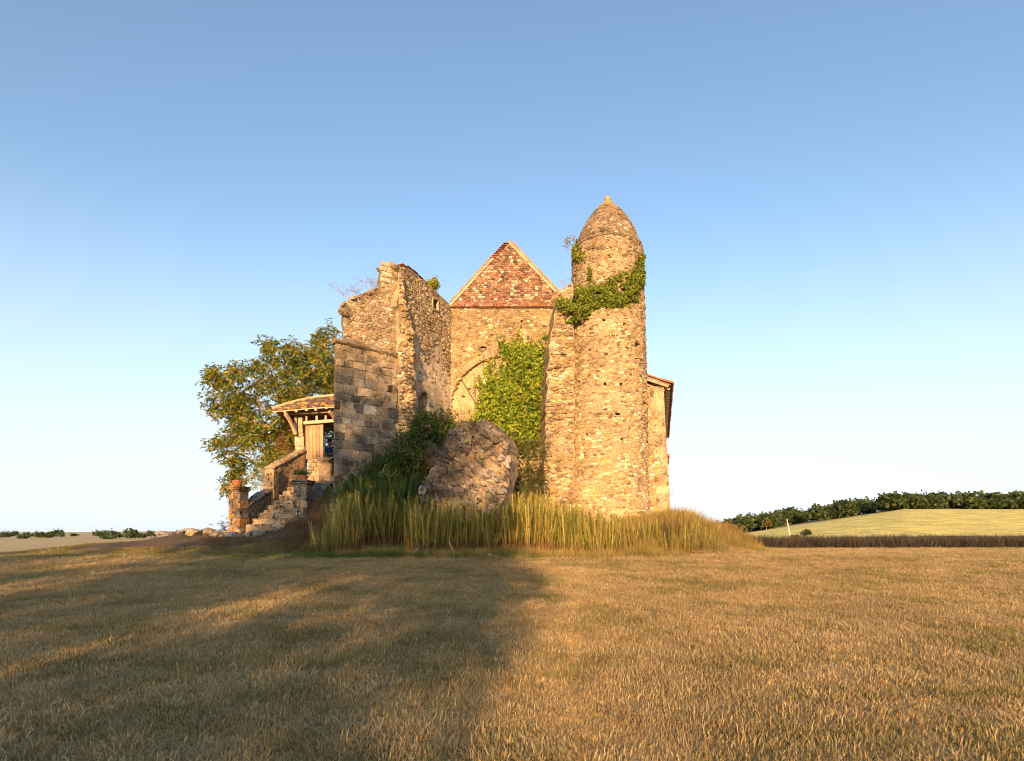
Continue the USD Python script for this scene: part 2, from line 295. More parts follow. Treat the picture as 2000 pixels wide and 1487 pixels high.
# ------------------------------------------------------------------ ground
def height(x, y):
    x = np.asarray(x, float); y = np.asarray(y, float)
    z = -.75 + .75*np.clip(y/14.5, -.35, 1)
    bank = (.5+.5*sstep(-8.3, -6.6, x))*sstep(14.8, 18.6, y)*sstep(-12.5, -9.2, x)*(1-sstep(5.6, 7.4, x)); bank = bank + .35*sstep(15.5, 18, y)*sstep(-16, -12, x)*(1-sstep(-11, -9.5, x))
    heap = 2.4*np.exp(-((x+1.6)/2.2)**2 - ((y-20.4)/2.0)**2) + .75*np.exp(-((x+3.6)/1.5)**2 - ((y-17.6)/1.2)**2)
    side = 1.5*sstep(18.6, 22.6, y)*sstep(-8.0, -6.9, x)*(1-sstep(-4.0, -2, x))
    terr = 2.0*sstep(22.3, 23.4, y)*sstep(-10.2, -9.2, x)*(1-sstep(4., 6., x))
    z = z + bank + heap + np.maximum(side, terr)
    z = z + .05*(fbm(np.stack([x, y, 0*x], -1), .9, 3, 3) - .5)*sstep(2, 6, y)
    q = x/np.maximum(y, 1.)
    # country beyond the knoll
    drop = sstep(24, 46, y)
    right = np.interp(y, [24, 46, 60, 90, 150, 240, 320, 400, 600, 3000], [0, -2.6, -2.2, -1.6, -1.1, .4, 1.3, 3.5, 7, 14])
    tiltq = np.clip(q - .436, -.2, .26); right = right + tiltq*np.interp(y, [50, 150, 320, 600, 3000], [0, 3, 48, 75, 120])
    left = np.interp(y, [24, 46, 80, 300, 1500, 3000], [0, -3.5, -5, -6, -6, 0]) + np.interp(y, [200, 900, 3000], [0, 1.5, 10])*fbm(np.stack([q*4, 0*q, 0*q], -1), 1, 3, 9)
    far = left + (right-left)*sstep(.0, .35, q)
    far = far + .35*(fbm(np.stack([x, y, 0*x], -1), .22, 3, 4)-.5)*sstep(26, 60, y)
    return z*(1-drop) + far*drop - 2.0*sstep(-14, -24, x)*sstep(14, 30, y)*(1-drop)
_hx, _hy = np.arange(-24, 24.01, .15), np.arange(-34, 26.01, .15); _hg = height(*np.meshgrid(_hx, _hy))
def hq(x, y):      # quick look-up near the ruin
    if not (-24 <= x < 23.8 and -34 <= y < 25.8): return float(height(x, y))
    a, b = (x+24)/.15, (y+34)/.15; i, j = int(b), int(a); fb, fa = b-i, a-j
    return float((_hg[i, j]*(1-fa)+_hg[i, j+1]*fa)*(1-fb)+(_hg[i+1, j]*(1-fa)+_hg[i+1, j+1]*fa)*fb)
rr = np.concatenate([np.geomspace(.8, 3, 14)[:-1], np.linspace(3, 26, 150)[:-1], np.geomspace(26, 3500, 90)])
aa = np.concatenate([np.linspace(-62, 62, 361), np.linspace(70, 290, 34)]) * math.pi/180
R, A = np.meshgrid(rr, aa, indexing='ij'); GX, GY = R*np.sin(A), R*np.cos(A); GZ = height(GX, GY)
gv = np.stack([GX, GY, GZ], -1).reshape(-1, 3); nr, na = R.shape
ii, jj = np.meshgrid(np.arange(nr-1), np.arange(na), indexing='ij'); j2 = (jj+1) % na
gq = np.stack([ii*na+jj, ii*na+j2, (ii+1)*na+j2, (ii+1)*na+jj], -1).reshape(-1, 4)[:, ::-1]
gf = np.vstack([gq[:, [0, 1, 2]], gq[:, [0, 2, 3]]])
centre = len(gv); gv = np.vstack([gv, [0, 0, height(np.zeros(1), np.zeros(1))[0]]]); gf = np.vstack([gf, np.stack([np.arange(na), np.full(na, centre), (np.arange(na)+1) % na], 1)[:, [0, 2, 1]]])
gc = gv[gf].mean(1); gqv = gc[:, 0]/np.maximum(gc[:, 1], 1); ang = np.degrees(np.arctan2(gc[:, 0], gc[:, 1])); dist = np.hypot(gc[:, 0], gc[:, 1])
x, y = gv[:, 0], gv[:, 1]; nz = fbm(gv*[1, 1, 0], .7, 4, 5)
LAWN, EARTH = np.array([.46, .345, .165]), np.array([.15, .105, .065])
e = sstep(14.6, 15.6, y + 1.2*(nz-.5))*sstep(-16, -12, x)*(1-sstep(6, 7.5, x)) * (1-sstep(30, 40, y))
col = LAWN*(1-e[:, None]) + EARTH*e[:, None]
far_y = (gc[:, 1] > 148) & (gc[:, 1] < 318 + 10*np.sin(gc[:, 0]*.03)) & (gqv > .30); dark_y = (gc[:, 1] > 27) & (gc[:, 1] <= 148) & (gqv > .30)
for nm, sel, mt, cc in (('ground', ~(far_y | dark_y), 'lawn', None), ('ploughed_field', dark_y, 'field', (.13, .105, .065)), ('stubble_field', far_y, 'field', (.72, .60, .17))):  # the right-hand field lies in shade; that shade is put into its dark colour
    us = np.unique(gf[sel]); mp = np.full(len(gv), -1); mp[us] = np.arange(len(us))
    single(nm, gv[us], mp[gf[sel]], mt, col[us] if cc is None else cc, smooth=True, kind='structure')
# ------------------------------------------------------------------ the ruined apse wall on the left
def outline(st, pts): return [st(u, v) for u, v in pts]
rng = np.random.default_rng(11)
TP = {}
WALL = thing('ruined_wall', 'broken end wall of the apse standing left of the tiled gable, grey ashlar below and rubble above', 'ruined wall', loc=(-5.2, 16.6, 0))
P0 = np.array([-.3136*16.6, 16.6]); P1 = np.array([-.2*18.03, 18.03]); d1 = P1-P0
s1, st1, n1 = plane(P0, d1); DEEP = np.array([-.31, .95, 0])*1.25
# lower face: ashlar
low = rough_line(outline(st1, [(655, 664), (782, 694), (779, 720), (777, 760), (778, 800), (774, 850), (772, 900), (770, 1040), (652, 1060)]), rng, .012)
v, f = slab(lambda S, T, H: s1(S, T, H-.02), low, .06, DEEP, .02, 5, 1)
put(WALL, 'wall_core', v, f, 'mortar', corecol(v, (.36, .28, .185), 1))
def ashlar(region, rng, hs, ws):
    x0, y0, x1, y1 = region.bounds; out = []; yy = y1; shapely.prepare(region)
    while yy > y0:
        h = rng.uniform(*hs); xx = x0 - rng.uniform(0, ws[0])
        while xx < x1:
            w = rng.uniform(*ws); b = sbox(xx, yy-h, xx+w, yy); g = b.intersection(region)
            if g.geom_type == 'Polygon' and g.area > .3*w*h:
                g = g.buffer(-.004, join_style=1).simplify(.004)
                if g.geom_type != 'Polygon' or g.area < .3*w*h: xx += w; continue
                q = np.array(g.exterior.coords)[:-1]
                if not g.exterior.is_ccw: q = q[::-1]
                p = []
                for a, c in zip(q, np.roll(q, -1, 0)):
                    k = max(1, int(np.linalg.norm(c-a)/.10))
                    for t in range(k): p.append(a+(c-a)*t/k + rng.normal(0, .011, 2))
                out.append(np.array(p))
            xx += w
        yy -= h
    return out
blocks = ashlar(low, rng, (.19, .33), (.22, .54))
hollow = [st1(740, 758), st1(763, 766)]
keep, gone = [], []
for q in blocks:
    pg = Polygon(q); (gone if any(pg.contains(Point(h)) for h in hollow) else keep).append(q)
colg = palette(GREY, rng, len(keep), .26)
for q, c in zip(keep, colg):
    cs, ct = q.mean(0); warm = sstep(4.6, 5.9, ct); c = c*(1-.55*warm) + np.array([.46, .33, .18])*.55*warm
    v, f = stone_geo(q, s1, rng, rng.uniform(.002, .014), rng.uniform(-.012, .022), .016, embed=.07, crown=.006, tilt=.012); put(WALL, 'stone_block', v, f, 'ashlar', c)
for q in gone:      # weathered-out blocks: the dark of each hollow is put into the colour
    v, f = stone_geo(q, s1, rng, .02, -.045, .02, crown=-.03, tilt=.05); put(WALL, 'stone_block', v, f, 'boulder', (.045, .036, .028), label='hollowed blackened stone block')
# upper face, set back, rubble
s1b, st1b, _ = plane(P0 + .10*np.array([-.707, .70]), d1)
upp = rough_line(outline(st1b, [(671, 672), (671, 640), (671, 612), (667, 606), (668, 598), (684, 586), (702, 577), (722, 570), (744, 560), (745, 540), (744, 513), (757, 513), (767, 511), (782, 530), (781, 557), (775, 584), (775, 598), (782, 606), (790, 612), (787, 631), (786, 651), (781, 680), (783, 700)]), rng, .015)
v, f = slab(s1b, upp, .05, DEEP, .02, 6, 2); put(WALL, 'wall_core', v, f, 'mortar', corecol(v, (.37, .28, .17), 2))
def dirt1(s, t): return .62 + .55*tn(s, t, 1.3, 1.3, .5, 4, 3) + .12*sstep(6.8, 8, t)
lay(WALL, s1b, cells(upp, .155, .085, rng), OCHRE, rng, most=220, tint=dirt1, proud=(.0, .03))
# quoins of the upright end of the thick wall, and the corner stone that juts at the left
for k, (uu, vv) in enumerate([(754, 517), (753, 527), (756, 537), (753, 548)]):
    s_, t_ = st1b(uu, vv); v, f = stone_geo(np.array([(s_-.17, t_-.06), (s_+.17, t_-.06), (s_+.17, t_+.065), (s_-.17, t_+.065)]), s1b, rng, .008, .035, .015); put(WALL, 'quoin_stone', v, f, 'rubble', np.array((.55, .44, .28))*rng.uniform(.85, 1.1))
cop = [(666, 606), (668, 597), (677, 590), (686, 585), (695, 580.5), (705, 576), (716, 572), (726, 568), (736, 563.5), (744, 560)]
for a, b in zip(cop[:-1], cop[1:]):
    p_, q_ = s1b(*st1b(*a), -.10), s1b(*st1b(*b), -.10); o = n1*rng.uniform(-.03, .05); v, f = beam(p_+o-[0, 0, .03], q_+o-[0, 0, .03]+rng.normal(0, .02, 3), .30, rng.uniform(.06, .10), .025, jit=.014, rng=rng); put(WALL, 'coping_stone', v, f, 'rubble', np.array((.40, .30, .18))*rng.uniform(.75, 1.15))
for uu, vv, w in ((669, 609, .13), (673, 616, .10)):
    s_, t_ = st1b(uu, vv); v, f = block(s1b(s_, t_, .02), (w*1.6, .26, w), .035, d1, rng, .015); put(WALL, 'corbel_stone', v, f, 'rubble', (.27, .2, .13))
# string course
e0, e1 = st1(654, 664), st1(781, 695)
ks = np.linspace(0, 1, 7)
for a, b in zip(ks[:-1], ks[1:]):
    sa, sb = e0[0]+(e1[0]-e0[0])*a-.03*(a == 0), e0[0]+(e1[0]-e0[0])*b-.006; tz = e0[1]+(e1[1]-e0[1])*(a+b)/2
    pr = np.array([(-.18, .07), (.0, .09), (.10, .03), (.115, -.02), (.09, -.05), (.03, -.09), (-.18, -.10)])
    vv = np.vstack([s1(np.full(7, s), tz+pr[:, 1]+rng.normal(0, .008, 7), pr[:, 0]+rng.normal(0, .008, 7)) for s in (sa, (sa+sb)/2, sb)])
    ff = [];
    for r in range(2):
        for k in range(7): a_, c_ = r*7+k, r*7+(k+1) % 7; ff += [(a_, c_, c_+7), (a_, c_+7, a_+7)]
    for k in range(1, 6): ff += [(0, k+1, k), (14, 14+k, 14+k+1)]
    put(WALL, 'string_course_stone', vv, np.array(ff), 'ashlar', np.array((.30, .225, .14))*rng.uniform(.8, 1.15))
# inner wall, turned towards the gable
N2, d2 = np.array([-3.38, 18.6]), np.array([.342, .94])
s2, st2, n2 = plane(N2, d2)
arch = lambda u0, u1, vt, vb: [(u0, vb), (u1, vb-4), (u1, vt+14), (u1-2, vt+5), ((u0+u1)/2+2, vt), (u0+3, vt+2), (u0, vt+12)]
win = Polygon(outline(st2, [(844, 604), (855, 608), (855, 586), (844, 581)])); niche = Polygon(outline(st2, arch(817, 836, 764, 850)))
inner = rough_line(outline(st2, [(781, 700), (780, 606), (775, 598), (776, 584), (782, 557), (782, 530), (768, 512), (779, 520), (792, 521), (803, 527), (815, 537), (828, 550), (838, 559), (851, 568), (866, 584), (884, 599), (886, 700), (886, 900), (815, 960), (781, 960)]), rng, .012)
inner_h = inner.difference(win).difference(niche)
v, f = slab(s2, inner_h, .055, -n2*.72, .03, 4, 3, hole=.4)
pl = sstep(.15, .9, v[:, 1]-18.6) * sstep(4.0, 4.6, v[:, 2])*(1-sstep(6.7, 7.6, v[:, 2] + 1.0*(fbm(v, .8, 3, 8)-.5)))
cc = corecol(v, (.38, .29, .18), 3)*(1-pl[:, None]) + np.array((.56, .46, .33))*pl[:, None]
put(WALL, 'wall_core', v, f, 'plaster', cc)
def plz(s, t): return not (s > -.1 and 4.2 < t < 7.0 + .5*math.sin(s*4)) or rng.random() < .22
polys = [q for q in cells(inner_h.buffer(-.01), .16, .085, rng) if plz(*q.mean(0))]
def dirt2(s, t): return .66 + .5*tn(s, t, 1.2, 1.2, 7.5, 4, 3)
lay(WALL, s2, polys, OCHRE, rng, most=160, tint=dirt2, proud=(.0, .032))
for q, nm in ((win, 'window_frame'), (niche, 'niche_arch')):      # dressed stones round the openings
    e = np.array(q.exterior.coords)[:-1]
    if nm == 'niche_arch': e = e[2:]
    for a, b in zip(e, np.roll(e, -1, 0)) if nm == 'window_frame' else zip(e[:-1], e[1:]):
        p_, q_ = s2(a[0], a[1], .0), s2(b[0], b[1], .0)
        if np.linalg.norm(q_-p_) > .05: v, f = beam(p_, q_, .07, .09, .012, up=n2); put(WALL, nm + '_stone', v, f, 'ashlar', (.50, .38, .22))
# torn masonry where the cross wall broke off
A3, B3 = np.array([-3.66, 17.88]), np.array([-3.13, 18.33]); s3, st3, n3 = plane(A3, B3-A3)
torn = rough_line(outline(st3, [(776, 690), (780, 655), (784, 634), (783, 612), (775, 592), (778, 562), (778, 532), (786, 534), (790, 556), (787, 580), (794, 598), (799, 610), (803, 622), (806, 640), (809, 655), (806, 670), (811, 690), (808, 712), (813, 735), (808, 757), (812, 775), (810, 800), (814, 860), (812, 960), (772, 960), (776, 860), (779, 800), (778, 750)]), rng, .03)
v, f = slab(s3, torn, .04, (-.12, .8, 0), .13, 3.2, 4); put(WALL, 'wall_core', v, f, 'rubble', corecol(v, (.45, .34, .20), 4))
def bump3(S, T, H): return s3(S, T, np.asarray(H) + .13*2*(fbm(np.stack(np.broadcast_arrays(np.asarray(S, float), T, 0.), -1), 3.2, 4, 4)-.5))
lay(WALL, bump3, cells(torn.buffer(-.015), .17, .12, rng, .5), OCHRE+WARM, rng, most=90, proud=(.01, .09), gap=.02, bev=.03, tilt=.035, name='broken_stone')
# tiles left along the top of the inner wall
for k, (uu, vv) in enumerate([(790, 520), (800, 524), (810, 531), (820, 541), (829, 550)]):
    s_, t_ = st2(uu, vv); c = s2(s_, t_+.005, -.06); v, f = block(c, (.34, .20, .018), .006, d2, rng, .004); put(WALL, 'coping_tile', v, f, 'tile', np.array((.30, .11, .055))*rng.uniform(.7, 1.2))

# ------------------------------------------------------------------ church behind: end wall, tiled hip, aisle
CH = thing('church', 'old stone church end with steep red tiled triangular roof, left of the tower', 'church', loc=(0, 21.5, 0))
rng = np.random.default_rng(12)
YB = 21.46; s4, st4, n4 = plane((-2.6, YB), (1, 0))
bw = Polygon(outline(st4, [(866, 597), (1100, 595), (1100, 1000), (866, 1000)]))
hl = Polygon(outline(st4, [(936, 679), (942, 676), (951, 678), (950, 681), (940, 681)])); hl2 = Polygon(outline(st4, [(1017, 626), (1021, 625), (1021, 629), (1017, 630)])); hl3 = Polygon(outline(st4, [(927, 640), (931, 640), (930, 643)]))
bwh = bw.difference(hl).difference(hl2).difference(hl3)
ac = np.array(st4(985, 800)); arch_in = Point(ac).buffer(2.05).intersection(sbox(-9, -9, 99, 99)).union(sbox(ac[0]-2.05, 0, ac[0]+2.05, ac[1]))
def s4r(S, T, H): S, T, H = np.broadcast_arrays(np.asarray(S, float), T, H); return s4(S, T, H - .14*shapely.contains_xy(arch_in, S, T))
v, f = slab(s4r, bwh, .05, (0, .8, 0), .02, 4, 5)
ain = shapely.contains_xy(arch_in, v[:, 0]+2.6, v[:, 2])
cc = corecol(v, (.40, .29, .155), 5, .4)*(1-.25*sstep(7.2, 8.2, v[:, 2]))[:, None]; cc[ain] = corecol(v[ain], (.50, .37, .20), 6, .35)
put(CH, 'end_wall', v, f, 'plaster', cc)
def bkeep(s, t): return (not shapely.contains_xy(arch_in, s, t)) or rng.random() < .04
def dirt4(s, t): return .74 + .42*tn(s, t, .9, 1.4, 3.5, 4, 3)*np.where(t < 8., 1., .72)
polys = [q for q in cells(bwh.buffer(-.02), .15, .08, rng) if bkeep(*q.mean(0)) and q.mean(0)[1] > 2.5]
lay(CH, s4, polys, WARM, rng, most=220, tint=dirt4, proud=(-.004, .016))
for k in range(22):          # voussoirs of the blocked arch
    a0 = math.pi*(.28 + .5*k/22); a1 = a0 + math.pi*.5/22*.9; q = [(ac[0]+r*math.cos(a), ac[1]+r*math.sin(a)) for r, a in ((2.02, a0), (2.02, a1), (2.26, a1), (2.26, a0))]
    q = np.array(q); q = q if Polygon(q).exterior.is_ccw else q[::-1]
    if not bw.contains(Polygon(q)): continue
    v, f = stone_geo(q, s4, rng, .006, .03, .012); put(CH, 'arch_stone', v, f, 'plaster', np.array((.52, .39, .22))*rng.uniform(.8, 1.08))
# hip roof plane
AP = P(993, 475, 23.5); L0 = P(879, 600, 21.38); R0 = np.array([2.15, 21.38, L0[2]])
eu = np.array([1., 0, 0]); es = AP - np.array([AP[0], 21.38, L0[2]]); SL = np.linalg.norm(es); es /= SL; en = np.cross(eu, es)
def roofp(u, s, h): return np.array([L0[0], 21.38, L0[2]]) + np.multiply.outer(np.asarray(u, float), eu) + np.multiply.outer(np.asarray(s, float), es) + np.multiply.outer(np.asarray(h, float), en)
W0 = R0[0]-L0[0]; ua = AP[0]-L0[0]
bv = np.vstack([roofp([0, W0, ua], [0, 0, SL], [0, 0, 0]), roofp([0, W0, ua], [0, 0, SL], [-.05]*3)])
back = np.array([math.sin(.26), math.cos(.26), 0])*11
RF = put(CH, 'roof', np.vstack([bv, bv[2]+back, L0+back+[0, 0, 0], R0+back]), [(0, 1, 2), (3, 5, 4), (0, 2, 6), (0, 6, 7), (2, 1, 8), (2, 8, 6), (0, 3, 4), (0, 4, 1)], 'tile', (.16, .075, .045))
TILEC = [(.27, .125, .065), (.22, .10, .055), (.33, .16, .08), (.18, .10, .065), (.34, .19, .09), (.13, .075, .05), (.38, .27, .16), (.26, .14, .08), (.21, .125, .08), (.46, .37, .25)]
rows = []; ex = .122; tw = .135; r = 0; tl = []
while r*ex < SL - .05:
    s_ = r*ex; lo = ua*s_/SL; hi = W0 - (W0-ua)*s_/SL; x_ = lo - rng.uniform(0, tw) + .05
    while x_ < hi - .02:
        if x_ + tw > lo + .03: tl.append((max(x_, lo), min(x_+tw*.97, hi), s_, r))
        x_ += tw
    r += 1
tc = palette(TILEC, rng, len(tl), .2); restm = MB(); cnt = 0
vis = [i for i, t in enumerate(tl)]
for i, (x0_, x1_, s_, r) in enumerate(tl):
    if x1_-x0_ < .04: continue
    L = ex*1.9; dz = rng.normal(0, .006); w = rng.normal(0, .006); th = .016
    xs = np.linspace(x0_, x1_, 4); su = np.array([s_+.035, s_-.012, s_-.012, s_+.035])+w
    top = roofp(np.r_[xs, x1_, x0_], np.r_[su, s_+L, s_+L], np.r_[np.full(4, .03+th+dz), .01, .01]); bot = roofp(xs, su, np.full(4, .03+dz))
    v = np.vstack([top, bot]); f = np.array([(0, 1, 5), (1, 2, 5), (2, 4, 5), (2, 3, 4), (6, 7, 1), (6, 1, 0), (7, 8, 2), (7, 2, 1), (8, 9, 3), (8, 3, 2), (0, 5, 6), (3, 9, 4)])
    c = tc[i]; 
    if tl[i][3] < 3: c = c*.65 + np.array((.33, .13, .07))*.35
    if cnt < 300: put(RF, 'roof_tile', v, f, 'tile', c); cnt += 1
    else: restm.add(v, f, c)
restm.put(RF, 'small_roof_tiles', 'tile', kind='stuff')
def hipseg(a, b, w, mat, c, name, hh=.07):
    v, f = beam(a, b, w, hh, .02, up=en, jit=.004, rng=rng); put(CH, name, v, f, mat, c)
pl = lambda t: roofp(ua*t, SL*t, .06); pr_ = lambda t: roofp(W0-(W0-ua)*t, SL*t, .06)
for a, b in ((.0, .28), (.285, .52), (.525, .72)): hipseg(pl(a), pl(b), .085, 'plaster', np.array((.56, .44, .29))*rng.uniform(.92, 1.05), 'hip_band')
for a, b in ((.2, .42), (.425, .66), (.665, .86), (.865, 1.0)): hipseg(pr_(a), pr_(b), .085, 'plaster', np.array((.54, .42, .27))*rng.uniform(.9, 1.05), 'hip_band')
for k in range(9):           # hip tiles behind the mortar bands, and bare stacked tile edges near the top of the left hip
    t0 = .05+.105*k; o = np.array([.07, .10, .04]); hipseg(pr_(t0)+o, pr_(t0+.11)+o, .2, 'tile', np.array((.44, .20, .08))*rng.uniform(.8, 1.15), 'hip_tile', .09)
    if k < 7: o = np.array([-.06, .10, .04]); hipseg(pl(t0)+o, pl(t0+.11)+o, .18, 'tile', np.array((.40, .18, .08))*rng.uniform(.8, 1.15), 'hip_tile', .09)
for k in range(8):
    t0 = .73+.034*k; c = pl(t0)+[-.03, .05, .0]; v, f = block(c, (.24, .22, .022), .006, (1, .2), rng, .004); put(CH, 'hip_tile', v, f, 'tile', np.array((.30, .12, .06))*rng.uniform(.7, 1.2))
# nave body and the low aisle on the right, whose eave runs back beside the tower
dn = np.array([math.sin(.2585), math.cos(.2585)]); 
nv = np.array([(L0[0]+.2, 22.3, 0), (1.9, 22.3, 0), (1.9+back[0], 22.3+back[1], 0), (L0[0]+.2+back[0], 22.3+back[1], 0)])
put(CH, 'nave_wall', np.vstack([nv+[0, 0, 1.5], nv+[0, 0, 9.1]]), [(0, 1, 5), (0, 5, 4), (1, 2, 6), (1, 6, 5), (2, 3, 7), (2, 7, 6), (3, 0, 4), (3, 4, 7), (4, 5, 6), (4, 6, 7)], 'plaster', (.42, .33, .20))

AI = thing('church_aisle', 'low stone aisle with tiled eave and row of rafter ends showing right of the tower', 'building', loc=(5.2, 21, 0))
rng = np.random.default_rng(13)
YA = 20.9; s5, st5, n5 = plane((4.2, YA), (1, .0))
aw = Polygon(outline(st5, [(1225, 755), (1296, 757), (1301, 850), (1306, 930), (1310, 1010), (1311, 1050), (1225, 1050)]))
cr = s5(*st5(1296, 757), 0)
v, f = slab(s5, aw, .08, (dn[0]*11.5, dn[1]*11.5, 0), .012, 5, 6); put(AI, 'wall_core', v, f, 'mortar', corecol(v, (.39, .28, .15), 7))
yy = aw.bounds[3]; shapely.prepare(aw); quo = []
while yy > .9:
    h = rng.uniform(.24, .42); w = rng.choice([.28, .5]); right = s5(0, yy, 0)
    vv = HV - (yy-EZ)*F/YA; ur = np.interp(vv, [757, 850, 930, 1010, 1050], [1296, 1301, 1306, 1310, 1311]); xr = st5(ur, vv)[0]
    quo.append(sbox(xr-w, yy-h, xr+.01, yy)); yy -= h
rest = aw
for g in quo:
    rest = rest.difference(g.buffer(.005)); q = np.array(g.exterior.coords)[:-1]; q = q if g.exterior.is_ccw else q[::-1]; pp = []
    for a, c in zip(q, np.roll(q, -1, 0)):
        k = max(1, int(np.linalg.norm(c-a)/.13)); pp += [a+(c-a)*t/k for t in range(k)]
    v, f = stone_geo(np.array(pp), s5, rng, .006, rng.uniform(.012, .022), .012, crown=.003, tilt=.004); put(AI, 'quoin_stone', v, f, 'ashlar', np.array((.46, .345, .20))*rng.uniform(.82, 1.12))
polys = [q for g in (rest.geoms if rest.geom_type == 'MultiPolygon' else [rest]) if g.area > .05 for q in cells(g, .2, .11, rng)]
lay(AI, s5, polys, WARM, rng, most=150, proud=(.0, .02))
# roof of the aisle: plane sloping down to the right
e_r = P(1313, 751, 20.75); e_t = P(1240, 727, 20.75); rd = np.array([dn[0], dn[1], 0.]); sl = e_r-e_t; LW = np.linalg.norm(sl); sl /= LW; up_ = np.cross(rd, sl); up_ *= np.sign(up_[2])
AR = put(AI, 'roof', *beam(e_t - sl*1.0 + rd*.05, e_t - sl*1.0 + rd*12.4, .02, .02), 'wood', (.2, .13, .08))
def slabbox(o, a, b, c, mat, colr, par, name):
    v = np.array([o+a*i+b*j+c*k for k in (0, 1) for i, j in ((0, 0), (1, 0), (1, 1), (0, 1))]); f = [(0, 1, 5, 4), (1, 2, 6, 5), (2, 3, 7, 6), (3, 0, 4, 7), (4, 5, 6, 7), (3, 2, 1, 0)]
    put(par, name, v, np.array(f), mat, colr)
slabbox(e_t-sl*1.0-up_*.05, sl*(LW+.95), rd*12.3, up_*.03, 'wood', (.30, .20, .12), AR, 'roof_boarding')
for k in range(2): v, f = beam(e_t - sl*.9 - up_*(.10+.12*k) + rd*(.06+.25*k), e_r - sl*(.12+.1*k) - up_*(.10+.12*k) + rd*(.06+.25*k), .08, .10, .01, up=up_); put(AR, 'verge_board', v, f, 'wood', (.42, .30, .19))
for k in range(24):
    o = e_r + rd*(.35+.5*k) - up_*.11; v, f = beam(o - sl*.75, o - sl*.06, .09, .10, .008, up=up_); put(AR, 'rafter', v, f, 'wood', np.array((.70, .54, .36))*rng.uniform(.8, 1.15))  # rafters made paler: bounce light under the eave is set into the colour
for k in range(62):
    o = e_r + rd*(.02+.2*k) + up_*rng.normal(.03, .008); n_ = 6; an = np.linspace(0, math.pi, n_)
    ring = lambda s, r: o + sl*s + np.outer(np.cos(an)*r, rd) + np.outer(np.sin(an)*r, up_)
    v = np.vstack([ring(-.5, .07), ring(rng.uniform(.02, .06), .09), ring(-.5, .055), ring(.03, .07)]); f = []
    for i in range(n_-1): f += [(i, i+1, n_+i+1), (i, n_+i+1, n_+i), (n_+i, n_+i+1, 3*n_+i+1), (n_+i, 3*n_+i+1, 3*n_+i)]
    put(AR, 'roof_tile', v, np.array(f), 'tile', np.array(TILEC[k % 5])*rng.uniform(.9, 1.2))
    if k < 5:
        pass
for k in range(7):           # verge: rows of tiles climbing the slope
    o = e_r - sl*(.05+.33*k) + up_*.05 + rd*.05; v, f = beam(o - sl*.36, o, .2, .06, .02, up=up_); put(AR, 'verge_tile', v, f, 'tile', np.array((.46, .20, .08))*rng.uniform(.85, 1.15))
# small lower eave further along
q0 = P(1299, 882, 27.5); q1 = P(1307.5, 891, 27.5)
LE = put(AI, 'lean_to_roof', *beam(q0+[-.3, 0, .08], q1+[0, 0, 0], .06, .06, .01), 'tile', (.42, .17, .07))
for k in range(9):
    o = q1 + rd*(.1+.45*k)+[0, 0, .03]; v, f = beam(o+[-.45, 0, .2], o, .3, .05, .02); put(LE, 'roof_tile', v, f, 'tile', np.array(TILEC[k % 5])*rng.uniform(.9, 1.2))
    v, f = beam(o+[-.4, .1, .1], o+[-.05, .1, -.09], .09, .1, .01); put(LE, 'rafter', v, f, 'wood', (.48, .36, .24))

# ------------------------------------------------------------------ round stair tower with stone dome
TW = thing('stair_tower', 'tall round rubble stair tower with pointed stone dome', 'tower', loc=(3.47, 20.3, 0))
rng = np.random.default_rng(14)
TC = np.array([3.44, 20.3])
prof_z = np.array([0, 1, 3, 6, 8.6, 9.3, 10.5, 10.72, 10.78]); prof_r = np.array([1.52, 1.46, 1.425, 1.37, 1.31, 1.27, 1.255, 1.25, 1.15])
# right side is drawn out a little at the foot like the photographed batter
def rad(z): return np.interp(z, prof_z, prof_r)
def stw(S, T, H):      # S: angle from the direction of the camera (radians x 1.35), T: height
    S, T, H = np.broadcast_arrays(np.asarray(S, float), T, H); a = S/1.35 ; r = rad(T) + H
    return np.stack([TC[0] + r*np.sin(a), TC[1] - r*np.cos(a), T], -1)
def stT(u, v):
    u = np.asarray(u, float); v = np.asarray(v, float); z = EZ + (HV-v)/F*19.2; a_ = (u-CU)/F
    for _ in range(5):
        r = rad(z); n2_ = 1+a_*a_; bq = a_*TC[0]+TC[1]; cq = TC[0]**2+TC[1]**2-r*r; dq = np.sqrt(np.maximum(bq*bq-n2_*cq, 0)); Y = (bq-dq)/n2_     # ray against the round drum
        an_ = np.clip(np.arctan2(a_*Y-TC[0], TC[1]-Y), -1.35, 1.35); z = EZ + (HV-v)/F*Y
    return (float(an_)*1.35, float(z)) if an_.ndim == 0 else (an_*1.35, z)
def hole(*pts): return Polygon([stT(u, v) for u, v in pts])
holes = [hole((1127, 744), (1133, 744), (1132, 753), (1128, 752)), hole((1179, 747), (1184, 747), (1184, 753), (1179, 753)), hole((1210, 747), (1216, 748), (1215, 755), (1210, 754)),
         hole((1255, 765), (1260, 766), (1259, 771), (1255, 770)), hole((1201, 806), (1212, 807), (1211, 811), (1202, 811)), hole((1143, 845), (1149, 847), (1149, 853), (1144, 852)),
         hole((1212, 855), (1218, 855), (1217, 861), (1212, 860)), hole((1256, 783), (1262, 789), (1262, 800), (1256, 800)), hole((1240, 667), (1251, 673), (1251, 697), (1240, 695)),
         hole((1176, 623), (1183, 623), (1182, 628), (1176, 628)), hole((1217, 630), (1223, 631), (1222, 636), (1217, 636))]
half = 2.25*1.35
shaft = sbox(-half, .2, half, 10.78); sh = shaft
for h in holes: sh = sh.difference(h)
def stw_back(S, T, H): return stw(S, T, H)
